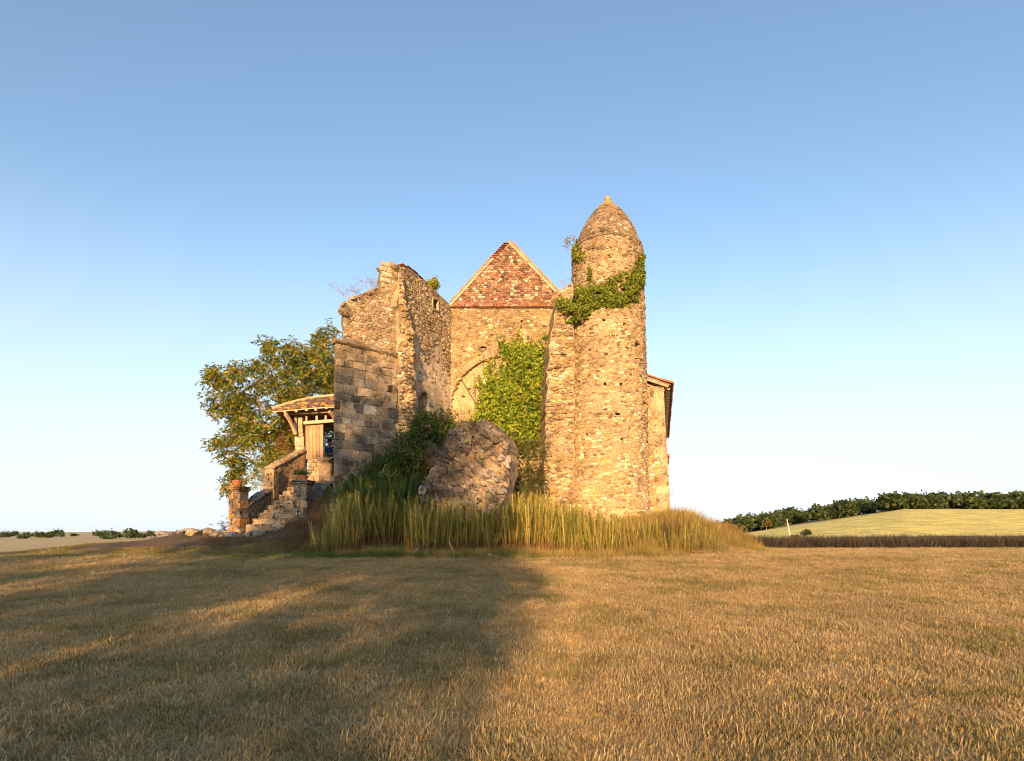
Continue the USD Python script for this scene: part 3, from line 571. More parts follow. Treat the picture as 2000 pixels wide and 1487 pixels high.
# visible drum (with holes) and plain rear
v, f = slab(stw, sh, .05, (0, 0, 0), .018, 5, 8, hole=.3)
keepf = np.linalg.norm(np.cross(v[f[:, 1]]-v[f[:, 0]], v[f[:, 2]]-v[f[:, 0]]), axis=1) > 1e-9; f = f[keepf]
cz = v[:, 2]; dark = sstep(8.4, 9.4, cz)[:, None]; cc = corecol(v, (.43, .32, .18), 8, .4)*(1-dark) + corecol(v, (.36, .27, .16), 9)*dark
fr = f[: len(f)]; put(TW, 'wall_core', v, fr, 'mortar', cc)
an = np.linspace(2.2, 2*math.pi-2.2, 20); zz = np.array([.2, 3, 6, 8.6, 9.3, 10.78]); Sg, Zg = np.meshgrid(an*1.35, zz); vb = stw(Sg, Zg, 0*Sg).reshape(-1, 3); nn = len(an)
fb = [(r*nn+k, r*nn+k+1, (r+1)*nn+k+1, (r+1)*nn+k) for r in range(len(zz)-1) for k in range(nn-1)]; put(TW, 'rear_wall', vb, np.array(fb), 'mortar', (.45, .34, .2))
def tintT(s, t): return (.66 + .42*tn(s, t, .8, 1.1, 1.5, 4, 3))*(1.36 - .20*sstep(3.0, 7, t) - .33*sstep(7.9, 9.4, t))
polys = [q for q in cells(sh.buffer(-.015), .15, .08, rng) if abs(q[:, 0].mean()) < 1.9*1.35]
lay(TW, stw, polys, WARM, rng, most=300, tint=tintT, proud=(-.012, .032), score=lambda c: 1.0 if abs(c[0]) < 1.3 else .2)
v, f = stone_geo(np.array([stT(1237, 697), stT(1253, 700), stT(1253, 703), stT(1237, 700)]), stw, rng, .0, .05, .01); put(TW, 'niche_sill', v, f, 'ashlar', (.52, .40, .22))
# ashlar strip at the tower's left joint
for k in range(26):
    z0 = 1.35 + .255*k; s0_, _ = stT(1114, 800)
    v, f = stone_geo(np.array([(s0_-.10, z0), (s0_+.11, z0), (s0_+.11, z0+.25), (s0_-.10, z0+.25)]), stw, rng, .004, .045, .012, crown=.003, tilt=.004); put(TW, 'quoin_stone', v, f, 'plaster', np.array((.52, .40, .23))*rng.uniform(.85, 1.12))
# dome
dp_z = np.array([10.74, 10.92, 11.10, 11.42, 11.75, 12.05, 12.28, 12.45, 12.545]); dp_r = np.array([1.14, 1.115, 1.08, .965, .79, .585, .385, .22, .12])
zz = np.linspace(dp_z[0], dp_z[-1], 40); from scipy.interpolate import PchipInterpolator
dr = PchipInterpolator(dp_z, dp_r)
def sdm(S, T, H):
    S, T, H = np.broadcast_arrays(np.asarray(S, float), T, H); a = S/1.0; r0 = dr(T); g = -dr.derivative()(T); k = 1/np.sqrt(1+g*g)
    r = r0 + H*k; return np.stack([TC[0]+r*np.sin(a), TC[1]-r*np.cos(a), T + H*g*k], -1)
n_ = 72; an = np.arange(n_)*2*math.pi/n_; Sg, Zg = np.meshgrid(an, zz); Hg = .03*(fbm(np.stack([Sg, Zg, 0*Sg], -1), 6, 3, 4)-.5); vd = sdm(Sg, Zg, Hg).reshape(-1, 3)
fd = [(r*n_+k, r*n_+(k+1) % n_, (r+1)*n_+(k+1) % n_, (r+1)*n_+k) for r in range(len(zz)-1) for k in range(n_)]
org = sstep(12.2, 12.5, vd[:, 2])[:, None]; DM = put(TW, 'dome', vd, np.array(fd), 'rubble', corecol(vd, (.33, .25, .155), 10)*(1-org)+np.array((.50, .24, .06))*org, smooth=True)
def dome_cells():
    out = []; t = 10.8
    while t < 12.5:
        r = float(dr(t)); w = .125/r; hh = .062/math.sqrt(1+float(dr.derivative()(t))**2); s = -1.9+rng.uniform(0, w)
        while s < 1.9:
            ww = w*rng.uniform(.6, 1.4); q = np.array([(s, t), (s+ww, t), (s+ww, t+hh), (s, t+hh)]) + rng.normal(0, 1, (4, 2))*[w*.06, hh*.12]; mids = (q+np.roll(q, -1, 0))/2 + rng.normal(0, 1, (4, 2))*[w*.05, hh*.08]
            out.append(np.stack([q, mids], 1).reshape(-1, 2)); s += ww
        t += hh
    return out
def lay_dome():
    ps = dome_cells(); cols = palette(BROWN, rng, len(ps), .2)*.86; rest = MB(); od = np.argsort([-area(q)*float(dr(min(q[:, 1].mean(), 12.54)))*(1 if abs(q[:, 0].mean()) < 1.2 else .2) for q in ps])
    for r, i in enumerate(od):
        q = ps[i]; c = cols[i]; s, t = q.mean(0)
        if rng.random() < .045: c = np.array((.58, .50, .38))
        o = float(sstep(12.15, 12.5, t)); c = c*(1-o)+np.array((.50, .25, .06))*o
        Q = q.copy(); k = 1/float(dr(min(t, 12.5)))
        sf = lambda S, T, H: sdm(S, np.clip(T, 10.74, 12.545), H)
        sc = lambda S, T, H: sf(np.asarray(S)*k, T, H)
        Q[:, 0] = Q[:, 0]/k; v, f = stone_geo(Q, sc, rng, .005, rng.uniform(.0, .009), .007, embed=.03, crown=.003, tilt=.005)
        if r < 200: put(DM, 'dome_stone', v, f, 'rubble', c)
        else: rest.add(v, f, c)
    rest.put(DM, 'small_stones', 'rubble', kind='stuff')
lay_dome()
v, f = lathe([(.13, 12.52), (.10, 12.58), (.075, 12.60), (.11, 12.65), (.115, 12.69), (.07, 12.735), (0.001, 12.745)], 14, (TC[0], TC[1], 0)); put(TW, 'finial', v, f, 'plaster', (.56, .33, .12), smooth=True)
bnd = MB()
for k in range(40):
    a = k*2*math.pi/40; a2 = a+2*math.pi/40*.97; ps = [np.array([TC[0]+1.17*math.sin(t), TC[1]-1.17*math.cos(t), 10.79]) for t in (a, a2)]
    v, f = beam(ps[0], ps[1], .15, .075, .015, jit=.006, rng=rng); put(TW, 'ledge_stone', v, f, 'rubble', np.array((.25, .19, .12))*rng.uniform(.8, 1.15))
# ragged stub of wall between tower and church
s6, st6, n6 = plane((.7, 19.42), (1, -.02))
stub = rough_line(outline(st6, [(1086, 600), (1086, 576), (1098, 566), (1108, 558), (1118, 552), (1122, 700), (1122, 1040), (1060, 1040), (1062, 960), (1063, 910), (1066, 850), (1065, 800), (1069, 760), (1068, 730), (1073, 700), (1071, 675), (1078, 648), (1083, 640), (1082, 615)]), rng, .022)
v, f = slab(s6, stub, .045, (-.1, 2.3, 0), .10, 2.6, 12); ST = thing('wall_stub', 'ragged broken stub of rubble wall joining the tower to the gable, beside the creeper', 'ruined wall', loc=(1.5, 19.4, 0))
put(ST, 'wall_core', v, f, 'rubble', corecol(v, (.40, .30, .165), 12, .5))
def b6(S, T, H): return s6(S, T, np.asarray(H) + .10*2*(fbm(np.stack(np.broadcast_arrays(np.asarray(S, float), T, 0.), -1), 2.6, 4, 12)-.5))
lay(ST, b6, cells(stub.buffer(-.012), .2, .115, rng, .5), WARM+OCHRE, rng, most=230, proud=(.005, .075), gap=.016, bev=.028, tilt=.03, tint=lambda s, t: .8+.35*tn(s, t, 1.4, .9, 9.5, 2, 3), name='broken_stone')
# cracked footing at the tower's base
s7, st7, n7 = plane((1.2, 18.62), (1, .06))
ft = rough_line(outline(st7, [(1085, 985), (1120, 984), (1150, 986), (1185, 985), (1225, 990), (1250, 996), (1285, 1012), (1300, 1050), (1085, 1060)]), rng, .012)
v, f = slab(s7, ft, .05, (0.1, 1.0, 0), .03, 4, 13); put(TW, 'footing', v, f, 'rubble', corecol(v, (.52, .40, .23), 13))
lay(TW, s7, cells(ft.buffer(-.01), .2, .11, rng), WARM, rng, most=60, proud=(.0, .035), name='footing_stone')
# ------------------------------------------------------------------ fallen masonry and loose stones
def lump(parent, name, c, rx, ry, rz, rotz, mat, c0, seed, amp=.25, sub=4, tilt=0., facets=9):
    m = trimesh.creation.icosphere(sub); v = np.array(m.vertices); r = np.random.default_rng(seed)
    for _ in range(facets):                      # broken planes
        d = r.normal(0, 1, 3); d /= np.linalg.norm(d); h = r.uniform(.62, .9); k = v @ d; v = v - np.maximum(k-h, 0)[:, None]*d
    v = v*(1 + amp*2*(fbm(v, 2.2, 5, seed)[:, None]-.5))*[rx, ry, rz]
    R_ = trimesh.transformations.rotation_matrix(tilt, [0, 1, 0])[:3, :3]; R2 = trimesh.transformations.rotation_matrix(rotz, [0, 0, 1])[:3, :3]
    v = v @ R_.T @ R2.T + np.asarray(c); return v, np.array(m.faces)
rng = np.random.default_rng(21)
BL = thing('fallen_masonry', 'huge lump of fallen rubble masonry lying in the weeds in front of the creeper', 'boulder', loc=(-1.2, 16.2, .3))
sB, stB, nB = plane((-2.6, 16.0), (1, .10))
bo = rough_line(outline(stB, [(818, 978), (828, 945), (838, 925), (850, 905), (866, 872), (880, 846), (896, 830), (908, 823), (930, 822), (952, 824), (966, 828), (976, 838), (986, 852), (992, 872), (998, 900), (994, 922), (986, 950), (984, 975), (974, 1000), (956, 1010), (940, 1020), (830, 1015)]), rng, .04, .16)
bc = np.array(bo.centroid.coords[0]); bnd_ = bo.boundary
_rb = np.random.default_rng(5); _fc = [(_rb.uniform(-1.1, 1.1), _rb.uniform(-1.0, 1.1), _rb.uniform(.55, 1.05), *(_rb.normal(0, .42, 2))) for _ in range(13)] + [(-.5, .5, .5, .35, -.55), (.75, .2, .7, -.75, .1), (-.2, -.4, .95, .1, .25)]
def sBl(S, T, H):      # a lump of masonry: broken planes, tilted courses stepping diagonally
    S, T, H = np.broadcast_arrays(np.asarray(S, float), T, H); d = shapely.distance(shapely.points(S, T), bnd_)*shapely.contains_xy(bo, S, T)
    x_, t_ = S-bc[0], T-bc[1]
    sw = np.minimum.reduce([1.6*d + .05]+[h_ + gx_*(x_-cx_) + gt_*(t_-ct_) for cx_, ct_, h_, gx_, gt_ in _fc]); sw = np.maximum(sw, np.minimum(d*1.2, .12))
    a_ = (x_*.72+t_*.69)*3.4 + .9*fbm(np.stack([S, T, 0*S], -1), 1.3, 2, 4); st_ = .13*(a_ - np.floor(a_))
    nz_ = .30*(fbm(np.stack([S, T, 0*S+3], -1), 2.6, 5, 7)-.5)
    return sB(S, T, sw*.95 + (st_+nz_)*np.clip(d*4, 0, 1) + H)
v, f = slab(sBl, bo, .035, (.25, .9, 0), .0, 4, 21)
mo = sstep(-.1, .9, (v[:, 2]-1.6)*.9 - (v[:, 0]+1.3)*.9)[:, None]  # upper left darkened: moss, and shade put into the colour
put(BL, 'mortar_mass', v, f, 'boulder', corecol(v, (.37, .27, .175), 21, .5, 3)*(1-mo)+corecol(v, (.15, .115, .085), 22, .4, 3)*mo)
from scipy.spatial import ConvexHull
def chunk(rng, dims, ax, up, n=13):      # an angular broken stone: hull of a few points, long axis ax, short axis up
    p = rng.normal(0, 1, (n, 3)); p /= np.linalg.norm(p, axis=1, keepdims=True); p *= rng.uniform(.8, 1.05, (n, 1)); h = ConvexHull(p); f = h.simplices.copy()
    nrm = np.cross(p[f[:, 1]]-p[f[:, 0]], p[f[:, 2]]-p[f[:, 0]]); fl = (nrm*p[f].mean(1)).sum(1) < 0; f[fl] = f[fl][:, ::-1]
    ax = ax/np.linalg.norm(ax); up = up-ax*(up@ax); up /= np.linalg.norm(up); M = np.stack([ax, np.cross(up, ax), up]); return (p*dims) @ M, f
mino = bo.bounds; cand = []
while len(cand) < 330:
    a, b = rng.uniform(mino[0], mino[2]), rng.uniform(mino[1], mino[3])
    if not shapely.contains_xy(bo, a, b) or (cand and min(math.hypot(a-c[0], b-c[1]) for c in cand) < .058): continue
    cand.append((a, b))
CH_C = [(.42, .34, .25), (.47, .385, .29), (.36, .29, .21), (.54, .45, .35), (.25, .205, .16), (.40, .33, .26), (.47, .34, .20), (.31, .25, .19)]
rest_ = MB(); ck = palette(CH_C, rng, len(cand), .15)
for k, (a, b) in enumerate(cand):
    p = sBl(a, b, 0.); e1_, e2_ = sBl(a+.04, b, 0.)-sBl(a-.04, b, 0.), sBl(a, b+.04, 0.)-sBl(a, b-.04, 0.); nn_ = np.cross(e1_, e2_); nn_ /= np.linalg.norm(nn_); ang_ = -.75+rng.normal(0, .35)
    ax_ = e1_*math.cos(ang_)+e2_*math.sin(ang_); sz = rng.uniform(.06, .15)*(1.35 if rng.random() < .2 else 1); v, f = chunk(rng, np.array([sz*1.35, sz*.75, sz*.62]), ax_+rng.normal(0, .012, 3), nn_+rng.normal(0, .25, 3))
    moss_shade = float(sstep(-.1, .9, (b-1.6)*.9-(a-1.3)*.9)); c = ck[k]*np.array((.74, .77, .80))*(1-.5*moss_shade); v = v+p+nn_*sz*rng.uniform(-.2, .3)  # stones take the same upper-left darkening, moss and painted shade together
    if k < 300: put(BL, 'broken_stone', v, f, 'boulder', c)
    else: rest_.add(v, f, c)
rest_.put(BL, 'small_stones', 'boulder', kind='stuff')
for nm, lb, u, v_, Y, s, c in (('loose_stone', 'pale grey stone lying at the left foot of the fallen masonry lump', 824, 957, 15.7, (.13, .12, .13), (.42, .38, .32)),
                            ('rock', 'lower mossy rock half hidden in bushes left behind the fallen masonry', 838, 893, 17.4, (.6, .45, .5), (.13, .11, .075)),
                            ('standing_stone', 'weathered grey stone stump at the left foot of the ashlar wall', 652, 1018, 16.1, (.16, .16, .62), (.40, .35, .29)),
                            ('loose_stone', 'orange lichened flat stone on the bank at the far left, below the pillar', 437, 1053, 19.6, (.34, .3, .13), (.48, .26, .07)),
                            ('loose_stone', 'small pale stone at the lawn edge under the weeds', 957, 1085, 14.6, (.09, .08, .05), (.42, .35, .26))):
    c_ = P(u, v_, Y); v, f = lump(None, nm, c_, *s, rng.uniform(0, 3), 'boulder', c, int(rng.integers(99)), .3, 3)
    single(nm, v, f, 'lichen_stone' if nm != 'rock' else 'boulder', c, label=lb, cat='stone' if nm != 'rock' else 'rock')
RB = thing('rubble_bank', 'low bank of grey tumbled stones at the left edge, before the stone steps', 'stone bank', loc=(-10, 18.5, .3))
for k in range(46):
    u = rng.uniform(392, 560) if k < 30 else rng.uniform(300, 392); Y = rng.uniform(18.2, 19.8); x_ = (u-CU)/F*Y; z_ = hq(x_, Y); s = rng.uniform(.12, .32)
    v, f = lump(None, '', (x_, Y, z_+s*.15), s*1.3, s, s*.6, rng.uniform(0, 6), '', 0, k, .3, 2); put(RB, 'stone', v, f, 'lichen_stone', palette(GREY, rng, 1)[0])

# ------------------------------------------------------------------ stone stairs, pillars, pots
rng = np.random.default_rng(31)
SR = thing('stone_stairs', 'worn stone steps climbing between two pillars to the porch', 'stairs', loc=(-9, 21, .6))
for i, (u0, v0, u1) in enumerate([(470, 1024, 600), (484, 1013, 600), (494, 1003, 590), (507, 997, 590), (516, 987, 590), (528, 978, 590), (544, 968, 592), (551, 960, 592), (556, 952, 594), (560, 945, 596), (566, 938, 600)]):
    Y = 20.3 + .34*i; a, b = P(u0, v0, Y), P(u1+6, v0, Y); zt = a[2]; h = .30
    n_ = 2 if i > 1 else 3; ks = np.sort(np.r_[0, rng.uniform(.3, .7, n_-1), 1])
    for k0, k1 in zip(ks[:-1], ks[1:]):
        x0_, x1_ = a[0]+(b[0]-a[0])*k0, a[0]+(b[0]-a[0])*k1 - .008
        v, f = block(((x0_+x1_)/2, Y+.28, zt-h/2), (x1_-x0_, .62, h), .03, (1, 0), rng, .012); put(SR, 'step', v, f, 'lichen_stone', np.array((.40, .30, .19))*rng.uniform(.8, 1.15))
v, f = block(((-9.4-7.2)/2, 23.5, .85), (2.0, 3.4, 1.2), .05); put(SR, 'stair_core', v, f, 'mortar', (.3, .22, .14))
def parapet(parent, name, pts, th, mat, c, cop, zb):
    """sloping parapet wall through (x,y,ztop) points with a coping"""
    for a, b in zip(pts[:-1], pts[1:]):
        a, b = np.array(a, float), np.array(b, float); d = b-a; d[2] = 0; d /= np.linalg.norm(d); nn_ = np.array([d[1], -d[0], 0])*th/2; n_ = max(2, int(np.linalg.norm(b-a)/.35)); v = []
        for k in range(n_+1):
            q = a+(b-a)*k/n_
            for o, z in ((1, zb), (1, (zb+q[2])/2), (1, q[2]-.1), (-1, q[2]-.1), (-1, (zb+q[2])/2), (-1, zb)):
                w = np.array([q[0], q[1], z])+nn_*o; v.append(w + rng.normal(0, .02, 3))
        f = []
        for k in range(n_):
            for j in range(6): f.append((k*6+j, (k+1)*6+j, (k+1)*6+(j+1) % 6, k*6+(j+1) % 6))
        f += [(0, 1, 2, 3), (0, 3, 4, 5), (n_*6, n_*6+3, n_*6+2, n_*6+1), (n_*6, n_*6+5, n_*6+4, n_*6+3)]
        put(parent, name, np.array(v), np.array(f), mat, c)
        m = max(2, int(np.linalg.norm(b-a)/.55))
        for k in range(m):
            q0_, q1_ = a+(b-a)*k/m, a+(b-a)*(k+.985)/m; v, f = beam(q0_+[0, 0, -.05], q1_+[0, 0, -.05], th+.1, .11, .03, jit=.012, rng=rng); put(parent, 'coping_stone', v, f, mat, np.array(cop)*rng.uniform(.8, 1.15))
LP = thing('stair_parapet', 'dark stone parapet on the left side of the steps, climbing to the porch', 'parapet', loc=(-9.6, 20.7, .5))
parapet(LP, 'parapet_wall', [P(478, 985, 20.4), P(530, 950, 22.3)], .3, 'lichen_stone', (.17, .135, .10), (.20, .17, .14), .4)
parapet(LP, 'parapet_wall', [P(527, 911, 22.35), P(590, 878, 24.0)], .36, 'lichen_stone', (.27, .19, .115), (.34, .245, .145), .8)
v, f = block(P(529, 940, 22.2)-[0, 0, .6], (.48, .42, 2.1), .03, (1, 0), rng, .012); put(LP, 'end_block', v, f, 'lichen_stone', (.37, .26, .14))
RP = thing('stair_parapet', 'dark rounded stone parapet to the right of the steps, behind the right pillar', 'parapet', loc=(-7.6, 21, .5))
parapet(RP, 'parapet_wall', [P(606, 985, 21.0), P(628, 945, 22.4), P(641, 940, 23.0)], .5, 'lichen_stone', (.10, .09, .08), (.11, .10, .09), .5)
v, f = block(P(636, 925, 23.2)-[0, 0, .45], (.52, .5, 1.75), .04, (1, .25), rng, .012); put(RP, 'end_block', v, f, 'lichen_stone', (.30, .21, .13))
v, f = lump(None, '', P(636, 901, 23.2), .30, .32, .16, 0, '', 0, 5, .25, 3); put(RP, 'thatch_cap', v, f, 'bark', (.22, .17, .11))
for k in range(14):
    c = P(636, 899, 23.2)+rng.normal(0, .12, 3)*[1.4, 1, .4]; d = rng.normal(0, .16, 3)*[1.5, 1, .4]; v, f = tube([c-d, c+[0, 0, .03], c+d], .008, 4); put(RP, 'dead_twig', v, f, 'bark', (.30, .24, .17))
def pillar(lb, u0, u1, us, vt, vb, Y, cols, rot_):
    a, b = P(u0, vb, Y), P(u1, vb, Y); w = b[0]-a[0]; zt, zb = P(0, vt, Y)[2], P(0, vb, Y)[2]; c = np.array([(a[0]+b[0])/2, Y+w/2, 0]); T_ = thing('gate_pillar', lb, 'pillar', loc=(c[0], c[1], zb), group=None)
    ax = (math.cos(rot_), math.sin(rot_)); z = zb - .15; H_ = zt-.17-z; n_ = 5
    for k in range(n_):
        h = H_/n_
        if k % 2 == 0: parts = [(-.25, .5), (.25, .5)]
        else: parts = [(-.12, .74), (.37, .26)] if k % 4 == 1 else [(-.3, .4), (.2, .6)]
        for o, ww in parts:
            q = c + np.array([ax[0]*o*w, ax[1]*o*w, z+h/2]); v, f = block(q, (w*ww-.012, w, h-.012), .025, ax, rng, .006); put(T_, 'stone_block', v, f, 'lichen_stone', np.array(cols[(k+int(o > 0)) % len(cols)])*rng.uniform(.85, 1.15))
        z += h
    v, f = block(c+[0, 0, (zb-.15+zt-.17)/2], (w-.06, w-.06, H_), .02, ax); put(T_, 'mortar_core', v, f, 'mortar', (.34, .27, .19))
    for o, hh, dz in ((.02, .06, -.16), (.10, .07, -.10), (.14, .06, -.03)):
        v, f = block(c+[0, 0, zt+dz], (w+o, w+o, hh), .02, ax, rng, .005); put(T_, 'cap_stone', v, f, 'lichen_stone', np.array(cols[0])*.8)
    return c, zt
cL, zL = pillar('lichen covered stone pillar at the far left foot of the steps, rusty orange', 446, 473, 484, 950, 1040, 20.0, [(.50, .27, .10), (.46, .32, .18), (.52, .22, .05), (.40, .30, .20)], -.25)
cR, zR = pillar('grey mortared stone pillar right of the steps, carrying a planted pot', 573, 602, 609, 938, 1015, 20.6, [(.20, .17, .14), (.28, .23, .19), (.12, .10, .085), (.32, .27, .21)], -.12)
PT = thing('flower_pot', 'bright orange terracotta pot on the left lichened pillar', 'flower pot', loc=(cL[0], cL[1], zL))
def pot(T_, c, z, r, h, colr):
    v, f = lathe([(0.001, z), (r*.68, z), (r*.72, z+.01), (r*.95, z+h*.8), (r*1.08, z+h*.8), (r*1.1, z+h), (r*.98, z+h), (r*.9, z+h*.82), (.001, z+h*.8)], 22, (c[0], c[1], 0)); put(T_, 'bowl', v, f, 'clay', colr, smooth=False)
    v, f = lathe([(r*.88, z+h*.84), (r*.5, z+h*.9), (.001, z+h*.92)], 14, (c[0], c[1], 0)); put(T_, 'soil', v, f, 'earth', (.06, .04, .025))
pot(PT, cL+[-.02, -.03, 0], zL, .17, .21, (.58, .19, .055))
PT2 = thing('flower_pot', 'brown red terracotta pot with green trailing plant on the right pillar', 'flower pot', loc=(cR[0], cR[1], zR))
pot(PT2, cR, zR, .17, .19, (.36, .13, .07))

# ------------------------------------------------------------------ leaves, branches
def leaves(c, d, size, rng, width=.5, fold=.25, up=None):
    """folded diamond leaves at points c pointing along d"""
    n = len(c); d = d/np.linalg.norm(d, axis=1, keepdims=True)
    r = rng.normal(0, 1, (n, 3)) if up is None else np.asarray(up)+rng.normal(0, .45, (n, 3))
    s = np.cross(d, r); s /= np.linalg.norm(s, axis=1, keepdims=True)+1e-9; nn_ = np.cross(s, d); L = (size*rng.uniform(.65, 1.25, n))[:, None]
    a = c; b = c + d*L*.45 + s*L*width*.5 + nn_*L*fold*.4; t = c + d*L - nn_*L*fold*.3; e = c + d*L*.45 - s*L*width*.5 + nn_*L*fold*.4
    v = np.stack([a, b, t, e], 1).reshape(-1, 3); i = np.arange(n)*4; return v, np.vstack([np.stack([i, i+1, i+2], 1), np.stack([i, i+2, i+3], 1)])
def leafcol(cols, p, rng, n, var=.18):
    p = np.asarray(p, float); p = p/p.sum(); c = np.array(cols)[rng.choice(len(cols), n, p=p)]*rng.normal(1, var, (n, 1)); return np.repeat(np.clip(c, .004, .8), 4, 0)
def sphere_dirs(n, rng): d = rng.normal(0, 1, (n, 3)); return d/np.linalg.norm(d, axis=1, keepdims=True)
def branching(att, trunk, r_tip, rng, wander=.1):
    """trunk: points of the stem; every attractor is joined to the nearest wood already there. Returns (nodes, parent, radius)"""
    nodes = [np.array(p, float) for p in trunk]; par = [-1]+list(range(len(trunk)-1)); root = nodes[-1]
    for a in sorted(att, key=lambda p: np.linalg.norm(p-root)):
        N_ = np.array(nodes); d = np.linalg.norm(N_-a, axis=1); dr_ = np.linalg.norm(N_-nodes[0], axis=1); cost = d + .25*np.maximum(dr_ - np.linalg.norm(a-nodes[0]), 0) + (np.arange(len(N_)) < len(trunk)//2)*2.
        k = int(np.argmin(cost)); p0 = nodes[k]; L = np.linalg.norm(a-p0); m = max(1, int(L/.35))
        for j in range(1, m+1):
            t = j/m; q = p0+(a-p0)*t + rng.normal(0, wander*min(L, 1)*.35, 3)*(t < 1) + [0, 0, -.08*L*math.sin(math.pi*t)*0]
            nodes.append(q); par.append(k if j == 1 else len(nodes)-2)
    w = np.zeros(len(nodes)); ch = np.zeros(len(nodes), int)
    for i in range(len(nodes)-1, -1, -1):
        if w[i] == 0: w[i] = 1
        if par[i] >= 0: w[par[i]] += w[i]
    return np.array(nodes), np.array(par), r_tip*np.sqrt(w)
def wood_mesh(N_, par, r, sel, sides=5):
    mb = MB()
    for i in np.nonzero(sel)[0]:
        if par[i] >= 0: mb.add(*tube([N_[par[i]], N_[i]], [min(r[par[i]], r[i]*1.25), r[i]], sides))
    return mb
def fill(poly_uv, n, Y0, Y1, rng, sep):
    """points through a crown whose outline is known in the picture"""
    pg = Polygon(poly_uv); x0, y0, x1, y1 = pg.bounds; out = []
    tries = 0
    while len(out) < n and tries < n*60:
        tries += 1; u, v_ = rng.uniform(x0, x1), rng.uniform(y0, y1)
        if not shapely.contains_xy(pg, u, v_): continue
        dd = pg.boundary.distance(Point(u, v_)); lim = min(1., .25+dd/60.); Y = (Y0+Y1)/2 + rng.uniform(-.5, .5)*(Y1-Y0)*lim; p = P(u, v_, Y)
        if out and np.min(np.linalg.norm(np.array(out)-p, axis=1)) < sep: continue
        out.append(p)
    return np.array(out)
WALN = [(.17, .22, .022), (.25, .26, .03), (.38, .29, .03), (.08, .125, .018), (.50, .29, .035), (.12, .18, .022)]
def spray(att, rng, per, leaflets, span, size, width=.45, droop=.4):
    """compound leaves round each twig tip"""
    n = len(att)*per; c = np.repeat(att, per, 0) + rng.normal(0, .12, (n, 3)); d = sphere_dirs(n, rng); d[:, 2] -= droop*.6; d /= np.linalg.norm(d, axis=1, keepdims=True)
    L = span*rng.uniform(.6, 1.2, n); k = np.tile(np.linspace(.25, 1, leaflets), n); ci = np.repeat(c, leaflets, 0); di = np.repeat(d, leaflets, 0); Li = np.repeat(L, leaflets)
    p = ci + di*(k*Li)[:, None]; p[:, 2] -= droop*.35*(k*Li)**2/ span; side = np.cross(di, [0, 0, 1.]); side /= np.linalg.norm(side, axis=1, keepdims=True)+1e-6
    sg = np.where(np.arange(len(p)) % 2, 1., -1.)[:, None]; dl = di*.55 + side*sg*.8 + rng.normal(0, .25, di.shape); dl[:, 2] -= droop*.5
    return leaves(p, dl, size, rng, width, up=(0, 0, 1.))
def tree(name, lb, cat, att, trunk, r_tip, rng, per, leaflets, span, size, cols, pw, bark=(.32, .25, .16), thick=.03, group=None, wander=.1, width=.45, droop=.4):
    T_ = thing(name, lb, cat, loc=trunk[0], group=group); N_, par, r = branching(att, trunk, r_tip, rng, wander)
    nt = len(trunk); i = np.arange(len(N_)); wood_mesh(N_, par, r, i < nt, 8).put(T_, 'trunk', 'bark')
    mb = MB()
    for a in (((i >= nt) & (r > thick)), ((i >= nt) & (r <= thick))):
        mb = wood_mesh(N_, par, r, a, 5 if a is not None else 4)
        if mb.v: v, f, _ = mb.get(); put(T_, 'limb' if (a & (r > thick)).any() else 'twigs', v, f, 'bark', bark)
    v, f = spray(att, rng, per, leaflets, span, size, width, droop); put(T_, 'crown', v, f, 'leaf', leafcol(cols, pw, rng, len(v)//4)); return T_
rng = np.random.default_rng(41)
CROWN = [(398, 742), (412, 722), (440, 706), (462, 696), (470, 677), (490, 680), (505, 674), (530, 668), (548, 661), (562, 668), (585, 661), (600, 657), (612, 646), (628, 640), (642, 642), (664, 656), (680, 700), (680, 830), (640, 835), (600, 845), (585, 880), (560, 890), (545, 905), (522, 935), (500, 945), (490, 930), (462, 962), (446, 962), (432, 958), (442, 935), (452, 905), (425, 893), (402, 876), (412, 858), (445, 848), (450, 828), (432, 812), (420, 822), (408, 800), (404, 775)]
att = fill(CROWN, 560, 24.8, 28.6, rng, .25); att = att[meshkit.noise(att*[1.3, .5, 1.3], 3) > .38]
base = P(640, 1040, 26.6); base[2] = 2.9
tree('walnut_tree', 'spreading leafy tree with yellowing leaves rising behind the porch at the left', 'tree', att, [base, base+[-.05, 0, .6], base+[-.15, .0, 1.3], base+[-.35, 0, 1.9]], .0085, rng, 12, 7, .34, .175, WALN, [3, 3, 2.2, 3, 1.3, 2], thick=.022, bark=(.50, .38, .22))
att = fill([(515, 905), (530, 890), (550, 882), (575, 880), (590, 905), (590, 935), (560, 945), (500, 950), (478, 940), (490, 925)], 75, 23.6, 25.4, rng, .22)
b_ = P(545, 960, 24.6); tree('bush', 'yellow green leafy bush beside the upper stair parapet', 'bush', att, [b_, b_+[0, 0, .5]], .006, rng, 9, 5, .28, .10, [(.34, .33, .035), (.25, .28, .03), (.46, .34, .04), (.15, .20, .03)], [3, 3, 1.5, 2])
att = fill([(540, 850), (560, 838), (580, 845), (584, 890), (560, 895), (535, 880)], 60, 24.8, 26.2, rng, .22)
b_ = P(560, 940, 25.4); tree('bush', 'rust brown dry bush left of the porch post', 'bush', att, [b_, b_+[0, 0, .6]], .006, rng, 9, 5, .28, .09, [(.38, .21, .06), (.28, .17, .05), (.22, .16, .04)], [3, 2, 2])
att = fill([(618, 822), (664, 818), (666, 905), (618, 908)], 110, 27.0, 28.6, rng, .18)
b_ = P(645, 935, 28.4); tree('bush', 'bright yellow green bush seen through the porch opening', 'bush', att, [b_, b_+[0, 0, .5]], .006, rng, 9, 5, .28, .10, [(.22, .21, .025), (.15, .17, .02), (.30, .23, .03)], [3, 3, 2])
